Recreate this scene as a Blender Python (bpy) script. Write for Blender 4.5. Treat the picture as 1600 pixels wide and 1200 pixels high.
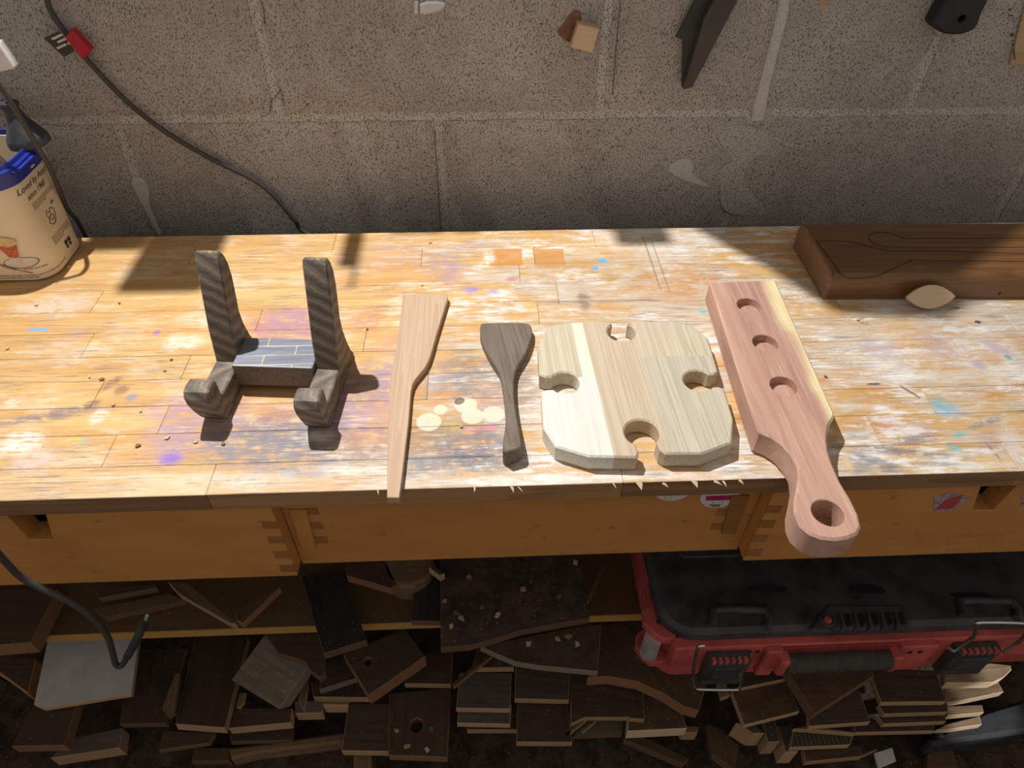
import bpy, bmesh, math, random
from mathutils import Vector, Matrix
random.seed(7)
sc = bpy.context.scene
for o in list(bpy.data.objects): bpy.data.objects.remove(o, do_unlink=True)
C = sc.collection

# ------------------------------------------------------------------ camera, world, lamps, exposure
# z = 0 is the bench top, y = 0 its front edge, y grows toward the wall
BD, WY, FLOOR = 0.4138, 0.4938, -0.72
cam = bpy.data.objects.new('camera', bpy.data.cameras.new('camera')); C.objects.link(cam)
cam.data.sensor_width = 36; cam.data.lens = 24.0923; cam.data.clip_start = .01
cam.matrix_world = Matrix(((0.999109, 0.024071, -0.034661, 0.0), (-0.041668, 0.692762, -0.719961, -0.364532), (0.006682, 0.720764, 0.693148, 0.472836), (0.0, 0.0, 0.0, 1.0)))
sc.camera = cam
w = bpy.data.worlds.new('room_ambient'); sc.world = w; w.use_nodes = True
w.node_tree.nodes['Background'].inputs[0].default_value = (1.0, .93, .86, 1)
w.node_tree.nodes['Background'].inputs[1].default_value = .345
LAMP = Vector((-.42, .425, 1.25))
sp = bpy.data.lights.new('work_lamp', 'SPOT'); sp.energy = 106; sp.color = (1, .99, .98)
sp.spot_size = math.radians(112); sp.spot_blend = 1.0; sp.shadow_soft_size = .012
so = bpy.data.objects.new('work_lamp', sp); C.objects.link(so); so.location = LAMP
so.rotation_euler = (Vector((.12, -.04, 0)) - LAMP).to_track_quat('-Z', 'Y').to_euler()
s2 = bpy.data.lights.new('added_spot', 'SPOT'); s2.energy = 60; s2.color = (.96, .97, 1)  # unseen spot added to brighten the board ends at lower right
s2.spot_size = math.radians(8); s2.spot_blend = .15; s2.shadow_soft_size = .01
s2o = bpy.data.objects.new('added_spot', s2); C.objects.link(s2o); s2o.location = (1.5, -.55, .1)
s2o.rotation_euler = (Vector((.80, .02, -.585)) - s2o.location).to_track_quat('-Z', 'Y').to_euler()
vs = sc.view_settings
vs.view_transform = 'Standard'; vs.look = 'None'; vs.gamma = 1; vs.use_curve_mapping = False
vs.exposure = 0.0

# ------------------------------------------------------------------ traced outlines in metres
D = {
    'spatula': [(-0.0939, 0.2688), (-0.0687, 0.2687), (-0.0444, 0.2672), (-0.043, 0.2612), (-0.0476, 0.2325), (-0.0541, 0.1914), (-0.0571, 0.1692), (-0.0594, 0.1563), (-0.0626, 0.1458), (-0.0668, 0.1372), (-0.0713, 0.1287), (-0.0738, 0.1213), (-0.0748, 0.111), (-0.0745, 0.0716), (-0.0756, 0.0164), (-0.0764, -0.015), (-0.0865, -0.0146), (-0.0892, 0.0169), (-0.0928, 0.0699), (-0.095, 0.104), (-0.0958, 0.1409), (-0.0936, 0.1837), (-0.0937, 0.2373)],
    'scraper': [(-0.0048, 0.2117), (0.0202, 0.2119), (0.0437, 0.2104), (0.0474, 0.2049), (0.048, 0.1961), (0.0465, 0.1839), (0.0404, 0.1634), (0.033, 0.1479), (0.0278, 0.137), (0.0256, 0.1248), (0.0242, 0.0989), (0.0249, 0.0743), (0.0267, 0.0509), (0.0279, 0.0353), (0.0278, 0.0266), (0.0198, 0.0235), (0.0117, 0.0212), (0.0111, 0.0315), (0.013, 0.0446), (0.0152, 0.0605), (0.0155, 0.0867), (0.0139, 0.1147), (0.0122, 0.1307), (0.0088, 0.1404), (0.0031, 0.1531), (-0.0031, 0.1721), (-0.0072, 0.1888), (-0.0076, 0.2011), (-0.0068, 0.2089)],
    'paddle': [(0.2484, 0.2528), (0.2863, 0.2548), (0.3238, 0.255), (0.3232, 0.2471), (0.3183, 0.1709), (0.3141, 0.1036), (0.311, 0.0486), (0.3088, 0.0447), (0.3002, 0.0346), (0.2933, 0.0204), (0.2891, 0.0065), (0.2871, -0.0069), (0.2863, -0.0276), (0.288, -0.0437), (0.288, -0.0591), (0.2857, -0.0705), (0.2803, -0.077), (0.2712, -0.0806), (0.2611, -0.0819), (0.2504, -0.0802), (0.2426, -0.0755), (0.2378, -0.0676), (0.2374, -0.0572), (0.241, -0.0456), (0.2472, -0.0337), (0.2531, -0.0213), (0.2563, -0.0084), (0.2552, 0.0036), (0.2515, 0.0148), (0.2446, 0.0235), (0.2364, 0.0287), (0.235, 0.0325)],
    'paddle_holes': [[(0.2801, 0.2093), (0.293, 0.2089)], [(0.2786, 0.1478), (0.2915, 0.1473)], [(0.2768, 0.0859), (0.2895, 0.0855)], [(0.2645, -0.0571), (0.2765, -0.0575)]],
    'tray_c': {'top': (0.1401, 0.1822), 'left': (0.0735, 0.1081), 'right': (0.2031, 0.1063), 'bottom': (0.1362, 0.0413)},
    'tray_out': [(0.0633, 0.1934), (0.0828, 0.1995), (0.1161, 0.2002), (0.1605, 0.1989), (0.1948, 0.1985), (0.223, 0.1893), (0.2281, 0.1684), (0.2254, 0.1165), (0.2246, 0.0915), (0.2226, 0.0546), (0.2125, 0.0227), (0.1842, 0.0143), (0.1435, 0.0132), (0.0854, 0.0153), (0.0554, 0.0275), (0.0486, 0.0498), (0.0495, 0.0946), (0.0525, 0.1626)],
    'box_top': [(0.3892, 0.3539), (0.377, 0.2346), (0.3705, 0.3213), (0.4048, 0.3846), (0.3892, 0.2538)],
    'box_fb': [0.38922, 0.25376, 0.0],
    'box_l1': [(0.3924, 0.3229), (0.4279, 0.3202), (0.4418, 0.315), (0.4514, 0.3083), (0.4629, 0.3023), (0.4755, 0.2987), (0.5241, 0.2972), (0.6248, 0.2878)],
    'box_l2': [(0.3924, 0.3229), (0.3949, 0.2853), (0.3976, 0.2487), (0.4257, 0.2478), (0.4371, 0.2511), (0.4525, 0.2592), (0.4684, 0.2681), (0.4846, 0.2771), (0.4938, 0.2783), (0.6155, 0.2723)],
    'box_l3': [(0.6445, 0.321), (0.5105, 0.3245), (0.499, 0.3268), (0.4938, 0.3312), (0.487, 0.3364), (0.4789, 0.3387), (0.4695, 0.338), (0.4623, 0.3339), (0.4578, 0.3274), (0.4572, 0.3209), (0.46, 0.3137), (0.4677, 0.309), (0.4791, 0.3068), (0.5274, 0.304), (0.6328, 0.3014)],
    'cable': [(-0.4575, 0.2903), (-0.4687, 0.254), (-0.469, 0.2381), (-0.4629, 0.2204), (-0.4525, 0.1929), (-0.4243, 0.1429), (-0.3902, 0.1046), (-0.3469, 0.0705), (-0.3017, 0.0417), (-0.2818, 0.0202), (-0.2698, -0.0018), (-0.2594, -0.0216), (-0.2513, -0.0379)],
    'cord': [(-0.414, 0.0262), (-0.4157, -0.0359), (-0.4144, -0.0721), (-0.4014, -0.0984), (-0.3901, -0.1226), (-0.3838, -0.1504), (-0.3858, -0.186), (-0.3944, -0.2208), (-0.4014, -0.2474), (-0.3968, -0.2509), (-0.3831, -0.2307), (-0.3624, -0.1975), (-0.3367, -0.1539)],
    'woodblock': [(0.1123, 0.2289), (0.1368, 0.2234), (0.1311, 0.1968), (0.1052, 0.2036)],
    'angle': [(0.2408, 0.2674), (0.2756, 0.2673), (0.2696, 0.2457), (0.2548, 0.1587), (0.2444, 0.1565), (0.2368, 0.2093), (0.2277, 0.2127), (0.2364, 0.2556)],
    'angle_r': [(0.2582, 0.2674), (0.2756, 0.2673), (0.2704, 0.2482), (0.2548, 0.1587), (0.2444, 0.1565), (0.2535, 0.2334)],
    'rubber': [(0.5128, 0.2665), (0.5637, 0.2663), (0.5703, 0.2443), (0.5735, 0.2292), (0.5707, 0.2202), (0.551, 0.2165), (0.5326, 0.2192), (0.5217, 0.2257), (0.5189, 0.2308), (0.5187, 0.2471)],
    'rubber_h': [(0.5503, 0.2344), (0.5554, 0.2344)],
    'ruler': [(0.5899, 0.2628), (0.6138, 0.2627), (0.6658, 0.1764), (0.6497, 0.1754)],
    'smear': [(-0.0659, 0.2492), (-0.0385, 0.2491), (-0.0374, 0.2437), (-0.0445, 0.2388), (-0.0652, 0.2349), (-0.068, 0.2382)],
    'smear2': [(-0.0721, 0.2492), (-0.0681, 0.2492), (-0.0691, 0.2369), (-0.0733, 0.2364)],
    'paper': [(0.3867, 0.2498), (0.4007, 0.2497), (0.4004, 0.2422), (0.398, 0.2367), (0.3923, 0.241)],
    'stripe': [(0.3413, 0.2573), (0.3538, 0.2573), (0.3577, 0.2272), (0.3573, 0.19), (0.3576, 0.1562), (0.3603, 0.1234), (0.3613, 0.108), (0.3462, 0.1081), (0.344, 0.1266), (0.344, 0.1563), (0.3441, 0.1956), (0.3441, 0.2273)],
    'spall': [(0.2454, 0.0437), (0.261, 0.0571), (0.2733, 0.0603), (0.2841, 0.0466), (0.2811, 0.0363), (0.3154, 0.0145), (0.2945, 0.0184), (0.2623, 0.0313)],
    'patch': [(0.3038, 0.0991), (0.3338, 0.1051), (0.371, 0.0952), (0.3813, 0.069), (0.3563, 0.0525), (0.3541, 0.0211), (0.3975, -0.0163), (0.4051, -0.0317), (0.3379, -0.0267), (0.3271, 0.0071), (0.316, 0.0427), (0.3399, 0.0527), (0.3119, 0.0765)],
    'tag': [(-0.4862, 0.2176), (-0.466, 0.2249), (-0.4582, 0.2035), (-0.4729, 0.1972)],
    'redtag': [(-0.4606, 0.2193), (-0.4498, 0.2274), (-0.4379, 0.2058), (-0.4506, 0.1956)],
    'joints': {'low': [-0.455, -0.055, 0.344, 0.737], 'up': [-0.252, 0.155, 0.553], 'zj': [0.123, 0.112]},
    'drawerL_right': [(-0.1938, -0.0274), (-0.1941, -0.1381)],
    'notchL': [(-0.4206, -0.0243), (-0.387, -0.0261), (-0.3984, -0.0634), (-0.419, -0.0622)],
    'pinsL': [[(-0.2071, -0.045), (-0.194, -0.0457), (-0.1942, -0.0565), (-0.2077, -0.0557)], [(-0.2073, -0.0684), (-0.1938, -0.0692), (-0.1941, -0.0805), (-0.2079, -0.0797)], [(-0.2076, -0.0931), (-0.1937, -0.0939), (-0.1939, -0.1059), (-0.2082, -0.105)], [(-0.2078, -0.1173), (-0.1936, -0.1182), (-0.1938, -0.1308), (-0.2084, -0.1298)]],
    'pinsC1': [[(-0.1722, -0.0499), (-0.1608, -0.0504), (-0.1608, -0.0606), (-0.1723, -0.06)], [(-0.1725, -0.073), (-0.1609, -0.0736), (-0.1609, -0.0843), (-0.1726, -0.0836)], [(-0.1725, -0.0963), (-0.1606, -0.097), (-0.1606, -0.1082), (-0.1726, -0.1075)]],
    'rail1': [(-0.1861, -0.0501), (-0.1705, -0.0509), (-0.1739, -0.1144), (-0.188, -0.1136)],
    'pinsC2': [[(0.2184, -0.071), (0.2311, -0.0716), (0.2312, -0.0826), (0.2183, -0.082)], [(0.218, -0.0945), (0.2311, -0.0952), (0.2312, -0.1067), (0.218, -0.106)]],
    'pinsR': [[(0.2549, -0.0443), (0.2695, -0.045), (0.2694, -0.0563), (0.2551, -0.0555)], [(0.2543, -0.0678), (0.2693, -0.0686), (0.2692, -0.0804), (0.2545, -0.0796)], [(0.2538, -0.0921), (0.2692, -0.093), (0.2691, -0.1055), (0.2541, -0.1046)], [(0.2539, -0.116), (0.2697, -0.1169), (0.2696, -0.13), (0.2541, -0.1291)]],
    'drawerR_left': [(0.2556, -0.0274), (0.2543, -0.1393)],
    'notchR': [(0.4468, -0.0256), (0.4814, -0.0272), (0.4776, -0.0634), (0.4572, -0.0624)],
    'rail2': [(0.2265, -0.0486), (0.2433, -0.0494), (0.2443, -0.1122), (0.2305, -0.1115)],
    'stk': [(0.1701, -0.0554), (0.216, -0.0687)],
    'lblR': [[(0.4095, -0.0406), (0.4207, -0.0317), (0.4468, -0.0424), (0.4342, -0.0612), (0.4204, -0.0625)], [(0.4224, -0.0431), (0.4356, -0.0362), (0.4348, -0.0573), (0.4186, -0.0584)]],
    'tb_corner_up': [(0.1964, 0.0899), (0.201, 0.0723), (0.1994, 0.0639), (0.213, 0.0468), (0.2301, 0.0299), (0.2276, 0.019), (0.214, 0.0079), (0.2022, 0.0083), (0.192, 0.0172), (0.1824, 0.0302), (0.1842, 0.0446), (0.1934, 0.0608)],
    'tb_corner_lo': [(0.1831, 0.0408), (0.1933, 0.0487), (0.2164, 0.0281), (0.242, 0.0435), (0.2663, 0.0376), (0.2507, 0.0123), (0.229, 0.0131), (0.2099, 0.0037), (0.1946, 0.0043), (0.1853, 0.0132), (0.1795, 0.0262)],
    'tb_post': [(0.194, 0.0185)],
    'tb_latchL': [(0.2341, -0.2561), (0.2841, -0.263), (0.3023, -0.3511), (0.2516, -0.3414)],
    'tb_bailL': [(0.2237, -0.2335), (0.2183, -0.2359), (0.2191, -0.255), (0.2271, -0.319), (0.233, -0.34), (0.2413, -0.3485), (0.2851, -0.3537), (0.2893, -0.3495), (0.2888, -0.3383), (0.2814, -0.3107)],
    'tb_latchR': [(0.5318, -0.2965), (0.6016, -0.3105), (0.598, -0.3476), (0.5426, -0.3427)],
    'tb_bailR': [(0.5051, -0.264), (0.514, -0.2713), (0.5177, -0.2521), (0.5194, -0.2371), (0.5132, -0.2195), (0.509, -0.2072), (0.5119, -0.2039), (0.5546, -0.2083), (0.5683, -0.2165), (0.5787, -0.2468), (0.575, -0.2791)],
    'tb_grip': [(0.3419, -0.2777), (0.4626, -0.2994), (0.4869, -0.3608), (0.3613, -0.3431)],
    'tb_slots': [[(0.318, 0.0645), (0.3645, 0.0619), (0.3648, 0.0535), (0.3153, 0.0554)], [(0.4446, 0.0607), (0.4822, 0.0586), (0.4882, 0.0446), (0.4409, 0.0516)], [(0.5658, 0.0461), (0.6129, 0.0429), (0.613, 0.0357), (0.5622, 0.039)]],
    'tb_vent': [(0.4062, 0.0334), (0.4916, 0.0289), (0.4944, 0.0016), (0.4092, 0.0073), (0.398, -0.0007), (0.3726, 0.0027)],
    'tb_button': [(0.396, 0.0121)],
    'tb_handle': [(0.2586, 0.0125), (0.264, 0.0278), (0.2712, 0.0323), (0.3215, 0.0296), (0.3287, 0.0238), (0.3273, 0.0145), (0.3205, 0.007)],
    'case': [(0.672, -0.0075), (0.6795, -0.0025), (0.7795, 0.0312), (0.8595, 0.0476), (0.833, -0.0024), (0.7042, -0.0125), (0.6858, -0.0163), (0.6736, -0.0143)],
    'bolt': (0.6862, -0.0055),
    'bowl': [(-0.1192, 0.1552), (-0.0856, 0.1539)],
    'biscuit': [[(0.4699, 0.2439, 0.01), (0.5225, 0.243, 0.01), (0.5052, 0.262, 0.01), (0.4869, 0.226, 0.01)], [(0.4708, 0.0091), (0.5243, 0.0085), (0.4915, 0.0226), (0.5025, -0.0049)]],
    'box_hole': [(0.5892, 0.0011)],
    'chips': [(-0.4991, 0.3465), (-0.4124, 0.2718), (-0.5043, 0.2724), (-0.4998, 0.1968), (-0.3837, 0.1463), (-0.3592, 0.1107), (-0.3307, 0.1011), (-0.3174, 0.0573), (-0.2947, 0.065), (-0.2671, 0.0593), (-0.3245, 0.1738), (-0.0691, 0.3867), (-0.0748, 0.2963), (-0.2418, 0.0569), (-0.0265, 0.0697), (0.4108, 0.2155), (-0.1293, 0.2169), (-0.3258, 0.1574), (-0.3978, 0.1505), (0.3405, 0.1249)],
    'shav': [(-0.0659, 0.1046, -0.384), (-0.0492, 0.0863, -0.384), (-0.0563, 0.0681, -0.384), (-0.0429, 0.0781, -0.384), (-0.0155, 0.0931, -0.384), (0.0056, 0.0816, -0.384), (0.0412, 0.1172, -0.384), (0.0889, 0.1042, -0.384), (0.0443, 0.0388, -0.384), (0.0823, 0.0449, -0.384), (0.0959, 0.0469, -0.384), (0.1071, 0.0376, -0.384), (-0.0332, 0.1386, -0.384), (0.0522, 0.1296, -0.384), (0.1176, 0.1566, -0.384)],
    'shav2': [(-0.1323, 0.0036, -0.624), (-0.0986, 0.026, -0.624), (-0.1043, -0.0026, -0.624), (-0.1506, 0.0254, -0.624)]}
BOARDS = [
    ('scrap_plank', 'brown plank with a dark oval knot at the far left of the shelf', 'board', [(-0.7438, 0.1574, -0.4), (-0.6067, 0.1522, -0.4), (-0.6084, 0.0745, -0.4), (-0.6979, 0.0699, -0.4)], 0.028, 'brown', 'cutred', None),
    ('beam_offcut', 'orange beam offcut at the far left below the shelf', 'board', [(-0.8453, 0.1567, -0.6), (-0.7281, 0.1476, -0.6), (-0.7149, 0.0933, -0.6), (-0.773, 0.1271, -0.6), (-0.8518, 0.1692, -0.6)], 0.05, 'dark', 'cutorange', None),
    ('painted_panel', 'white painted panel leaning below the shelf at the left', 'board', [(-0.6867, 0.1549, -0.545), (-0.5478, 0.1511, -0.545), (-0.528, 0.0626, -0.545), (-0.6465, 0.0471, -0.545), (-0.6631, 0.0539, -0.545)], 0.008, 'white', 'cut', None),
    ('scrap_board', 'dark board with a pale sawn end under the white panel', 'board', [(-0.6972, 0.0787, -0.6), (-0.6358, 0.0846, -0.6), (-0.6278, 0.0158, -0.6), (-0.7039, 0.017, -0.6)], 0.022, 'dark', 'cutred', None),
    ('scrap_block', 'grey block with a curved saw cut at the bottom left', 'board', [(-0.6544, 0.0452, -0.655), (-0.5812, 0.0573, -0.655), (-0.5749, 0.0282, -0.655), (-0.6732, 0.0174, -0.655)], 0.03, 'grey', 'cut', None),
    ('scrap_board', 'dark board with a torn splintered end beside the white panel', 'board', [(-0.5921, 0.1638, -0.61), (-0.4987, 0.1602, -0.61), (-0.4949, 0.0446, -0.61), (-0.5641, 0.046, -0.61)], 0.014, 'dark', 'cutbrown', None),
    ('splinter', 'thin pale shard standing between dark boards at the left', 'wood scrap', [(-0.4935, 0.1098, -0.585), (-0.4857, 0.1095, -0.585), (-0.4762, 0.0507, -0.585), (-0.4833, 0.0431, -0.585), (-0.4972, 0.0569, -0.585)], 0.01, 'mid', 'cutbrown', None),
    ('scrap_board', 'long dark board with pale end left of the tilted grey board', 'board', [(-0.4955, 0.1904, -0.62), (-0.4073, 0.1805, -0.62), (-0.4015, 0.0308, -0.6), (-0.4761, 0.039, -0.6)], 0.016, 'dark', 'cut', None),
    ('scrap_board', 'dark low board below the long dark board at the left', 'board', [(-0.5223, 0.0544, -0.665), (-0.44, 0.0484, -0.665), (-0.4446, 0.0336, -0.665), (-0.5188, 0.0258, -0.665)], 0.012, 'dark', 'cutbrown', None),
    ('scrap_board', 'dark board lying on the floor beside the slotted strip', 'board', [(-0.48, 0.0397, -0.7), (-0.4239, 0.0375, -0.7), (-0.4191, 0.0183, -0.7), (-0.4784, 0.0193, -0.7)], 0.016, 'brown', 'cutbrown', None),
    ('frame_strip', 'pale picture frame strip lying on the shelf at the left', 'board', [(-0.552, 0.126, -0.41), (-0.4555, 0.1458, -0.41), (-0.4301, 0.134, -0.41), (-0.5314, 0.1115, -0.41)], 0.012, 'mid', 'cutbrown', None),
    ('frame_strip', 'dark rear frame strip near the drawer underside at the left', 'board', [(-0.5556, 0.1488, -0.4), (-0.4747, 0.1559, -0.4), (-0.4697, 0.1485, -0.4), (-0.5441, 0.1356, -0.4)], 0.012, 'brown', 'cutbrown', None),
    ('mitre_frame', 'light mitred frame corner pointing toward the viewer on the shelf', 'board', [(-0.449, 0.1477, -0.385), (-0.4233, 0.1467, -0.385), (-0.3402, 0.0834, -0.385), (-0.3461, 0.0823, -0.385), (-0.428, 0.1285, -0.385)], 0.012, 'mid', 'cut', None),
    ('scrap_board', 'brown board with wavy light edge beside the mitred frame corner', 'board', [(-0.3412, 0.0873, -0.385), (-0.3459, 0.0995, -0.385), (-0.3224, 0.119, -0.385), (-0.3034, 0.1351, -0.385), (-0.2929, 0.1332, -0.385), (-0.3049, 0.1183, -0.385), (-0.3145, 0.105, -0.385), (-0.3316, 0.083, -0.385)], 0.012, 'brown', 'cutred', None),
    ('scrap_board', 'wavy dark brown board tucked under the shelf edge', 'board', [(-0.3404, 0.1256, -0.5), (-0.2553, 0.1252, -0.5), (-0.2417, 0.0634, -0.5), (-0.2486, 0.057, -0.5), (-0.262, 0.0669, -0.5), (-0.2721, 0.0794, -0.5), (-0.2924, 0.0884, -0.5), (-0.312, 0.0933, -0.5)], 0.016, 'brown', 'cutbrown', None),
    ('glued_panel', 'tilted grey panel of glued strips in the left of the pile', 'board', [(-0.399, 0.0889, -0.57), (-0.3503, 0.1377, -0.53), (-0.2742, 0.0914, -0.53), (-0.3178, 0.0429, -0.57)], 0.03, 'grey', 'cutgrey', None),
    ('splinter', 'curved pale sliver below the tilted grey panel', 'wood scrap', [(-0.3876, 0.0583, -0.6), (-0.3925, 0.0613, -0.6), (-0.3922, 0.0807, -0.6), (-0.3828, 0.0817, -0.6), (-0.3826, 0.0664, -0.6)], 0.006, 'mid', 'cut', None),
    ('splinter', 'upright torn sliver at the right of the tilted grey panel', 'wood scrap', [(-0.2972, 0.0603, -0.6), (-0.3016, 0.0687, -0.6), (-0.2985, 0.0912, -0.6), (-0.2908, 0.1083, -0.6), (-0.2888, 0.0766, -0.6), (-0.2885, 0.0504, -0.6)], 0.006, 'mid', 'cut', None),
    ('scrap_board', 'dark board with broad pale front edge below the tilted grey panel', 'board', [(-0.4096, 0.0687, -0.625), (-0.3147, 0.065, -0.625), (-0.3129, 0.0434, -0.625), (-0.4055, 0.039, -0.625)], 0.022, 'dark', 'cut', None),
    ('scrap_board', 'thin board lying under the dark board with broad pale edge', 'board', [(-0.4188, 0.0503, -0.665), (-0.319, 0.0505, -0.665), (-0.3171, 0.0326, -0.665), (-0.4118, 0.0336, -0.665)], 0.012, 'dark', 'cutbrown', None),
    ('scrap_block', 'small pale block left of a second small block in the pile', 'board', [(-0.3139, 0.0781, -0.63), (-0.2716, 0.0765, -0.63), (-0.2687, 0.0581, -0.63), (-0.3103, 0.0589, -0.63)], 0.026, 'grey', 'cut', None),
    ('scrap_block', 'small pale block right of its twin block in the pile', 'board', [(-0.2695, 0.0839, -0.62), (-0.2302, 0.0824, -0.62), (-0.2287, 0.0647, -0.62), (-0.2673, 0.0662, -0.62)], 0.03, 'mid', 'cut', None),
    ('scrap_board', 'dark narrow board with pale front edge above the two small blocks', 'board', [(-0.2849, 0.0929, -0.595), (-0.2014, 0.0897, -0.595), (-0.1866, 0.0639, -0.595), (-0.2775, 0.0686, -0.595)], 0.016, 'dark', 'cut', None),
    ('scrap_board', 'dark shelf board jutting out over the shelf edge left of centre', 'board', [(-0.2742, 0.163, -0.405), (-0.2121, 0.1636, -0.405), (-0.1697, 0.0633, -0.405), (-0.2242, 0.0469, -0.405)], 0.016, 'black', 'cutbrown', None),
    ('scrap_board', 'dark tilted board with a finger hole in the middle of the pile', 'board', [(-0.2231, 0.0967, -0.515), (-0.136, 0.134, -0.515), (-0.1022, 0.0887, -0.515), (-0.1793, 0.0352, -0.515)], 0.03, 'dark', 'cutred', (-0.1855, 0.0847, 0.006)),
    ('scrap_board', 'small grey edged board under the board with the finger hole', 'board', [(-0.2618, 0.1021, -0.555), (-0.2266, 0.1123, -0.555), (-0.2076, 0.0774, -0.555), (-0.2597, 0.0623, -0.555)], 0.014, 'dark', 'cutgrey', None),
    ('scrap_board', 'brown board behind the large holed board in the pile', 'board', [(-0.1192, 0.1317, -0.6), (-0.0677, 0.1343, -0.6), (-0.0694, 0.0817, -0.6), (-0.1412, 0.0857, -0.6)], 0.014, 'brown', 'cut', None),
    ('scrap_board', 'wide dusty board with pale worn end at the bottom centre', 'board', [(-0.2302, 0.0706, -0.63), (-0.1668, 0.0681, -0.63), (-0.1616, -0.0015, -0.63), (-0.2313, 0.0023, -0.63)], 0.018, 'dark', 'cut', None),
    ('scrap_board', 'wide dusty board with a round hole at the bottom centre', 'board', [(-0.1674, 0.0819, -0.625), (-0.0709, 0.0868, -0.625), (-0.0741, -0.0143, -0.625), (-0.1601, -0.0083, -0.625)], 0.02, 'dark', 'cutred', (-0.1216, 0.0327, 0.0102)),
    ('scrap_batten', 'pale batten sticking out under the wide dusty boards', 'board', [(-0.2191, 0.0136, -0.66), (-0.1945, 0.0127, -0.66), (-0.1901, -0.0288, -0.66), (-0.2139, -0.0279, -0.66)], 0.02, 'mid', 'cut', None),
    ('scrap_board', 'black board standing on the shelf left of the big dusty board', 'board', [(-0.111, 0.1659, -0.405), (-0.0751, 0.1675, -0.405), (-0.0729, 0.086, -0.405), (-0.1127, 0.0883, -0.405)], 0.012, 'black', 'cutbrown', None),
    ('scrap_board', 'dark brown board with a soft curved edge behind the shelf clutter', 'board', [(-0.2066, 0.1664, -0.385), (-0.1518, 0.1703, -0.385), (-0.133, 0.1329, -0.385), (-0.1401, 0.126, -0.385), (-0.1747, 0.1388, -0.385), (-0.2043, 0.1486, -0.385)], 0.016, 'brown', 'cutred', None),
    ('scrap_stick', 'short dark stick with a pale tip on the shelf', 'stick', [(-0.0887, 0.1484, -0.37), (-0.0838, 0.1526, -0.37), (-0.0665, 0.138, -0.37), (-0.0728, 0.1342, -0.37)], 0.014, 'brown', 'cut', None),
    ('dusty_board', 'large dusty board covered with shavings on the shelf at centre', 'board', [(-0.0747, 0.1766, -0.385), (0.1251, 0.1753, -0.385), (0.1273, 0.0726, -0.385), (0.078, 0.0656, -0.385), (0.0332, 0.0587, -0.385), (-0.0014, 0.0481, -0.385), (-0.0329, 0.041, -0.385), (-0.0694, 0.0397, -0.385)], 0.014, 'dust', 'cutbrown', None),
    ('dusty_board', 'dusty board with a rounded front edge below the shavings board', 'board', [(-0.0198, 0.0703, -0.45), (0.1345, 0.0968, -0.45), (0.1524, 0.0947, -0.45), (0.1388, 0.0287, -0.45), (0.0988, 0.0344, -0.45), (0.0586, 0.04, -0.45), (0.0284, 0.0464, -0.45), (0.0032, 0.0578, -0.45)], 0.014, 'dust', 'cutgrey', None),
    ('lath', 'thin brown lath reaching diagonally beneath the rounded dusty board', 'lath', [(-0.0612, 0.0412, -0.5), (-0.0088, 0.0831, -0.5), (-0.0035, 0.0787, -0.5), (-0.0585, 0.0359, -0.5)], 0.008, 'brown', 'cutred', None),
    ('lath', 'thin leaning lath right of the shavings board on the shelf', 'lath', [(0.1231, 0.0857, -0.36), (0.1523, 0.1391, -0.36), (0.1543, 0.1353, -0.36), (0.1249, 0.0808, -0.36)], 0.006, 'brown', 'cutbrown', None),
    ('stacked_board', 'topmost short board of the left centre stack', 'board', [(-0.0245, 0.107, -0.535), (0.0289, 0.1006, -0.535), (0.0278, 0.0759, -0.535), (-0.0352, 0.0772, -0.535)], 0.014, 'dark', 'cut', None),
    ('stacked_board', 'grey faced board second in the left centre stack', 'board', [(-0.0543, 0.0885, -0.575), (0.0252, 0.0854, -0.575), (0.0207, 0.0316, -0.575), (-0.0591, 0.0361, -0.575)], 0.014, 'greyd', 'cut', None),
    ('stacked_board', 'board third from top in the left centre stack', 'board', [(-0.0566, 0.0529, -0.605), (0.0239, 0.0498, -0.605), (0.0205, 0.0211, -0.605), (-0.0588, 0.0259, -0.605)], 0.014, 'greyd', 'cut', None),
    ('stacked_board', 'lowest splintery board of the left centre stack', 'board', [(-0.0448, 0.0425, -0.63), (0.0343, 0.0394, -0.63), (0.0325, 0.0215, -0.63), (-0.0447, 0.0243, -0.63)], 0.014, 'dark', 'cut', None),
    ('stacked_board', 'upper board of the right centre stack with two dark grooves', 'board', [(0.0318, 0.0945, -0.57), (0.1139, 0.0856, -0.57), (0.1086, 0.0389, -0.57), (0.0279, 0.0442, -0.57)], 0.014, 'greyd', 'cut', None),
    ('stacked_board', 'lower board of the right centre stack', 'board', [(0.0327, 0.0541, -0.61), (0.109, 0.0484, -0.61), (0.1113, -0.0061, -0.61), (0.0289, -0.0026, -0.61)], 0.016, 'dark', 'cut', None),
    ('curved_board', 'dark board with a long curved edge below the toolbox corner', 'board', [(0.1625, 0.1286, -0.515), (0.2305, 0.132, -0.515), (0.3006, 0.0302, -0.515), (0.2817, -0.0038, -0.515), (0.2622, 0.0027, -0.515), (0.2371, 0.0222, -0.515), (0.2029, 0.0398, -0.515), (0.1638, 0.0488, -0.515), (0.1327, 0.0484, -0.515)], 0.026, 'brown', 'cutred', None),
    ('scrap_board', 'coarse fibre board with a notched front edge near the centre', 'board', [(0.1159, 0.0819, -0.575), (0.1993, 0.063, -0.575), (0.2227, 0.0579, -0.575), (0.2167, 0.0094, -0.575), (0.1956, 0.0116, -0.575), (0.1947, 0.0129, -0.575), (0.1301, 0.0155, -0.575), (0.1081, 0.0072, -0.575)], 0.012, 'fibre', 'cut', None),
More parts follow.
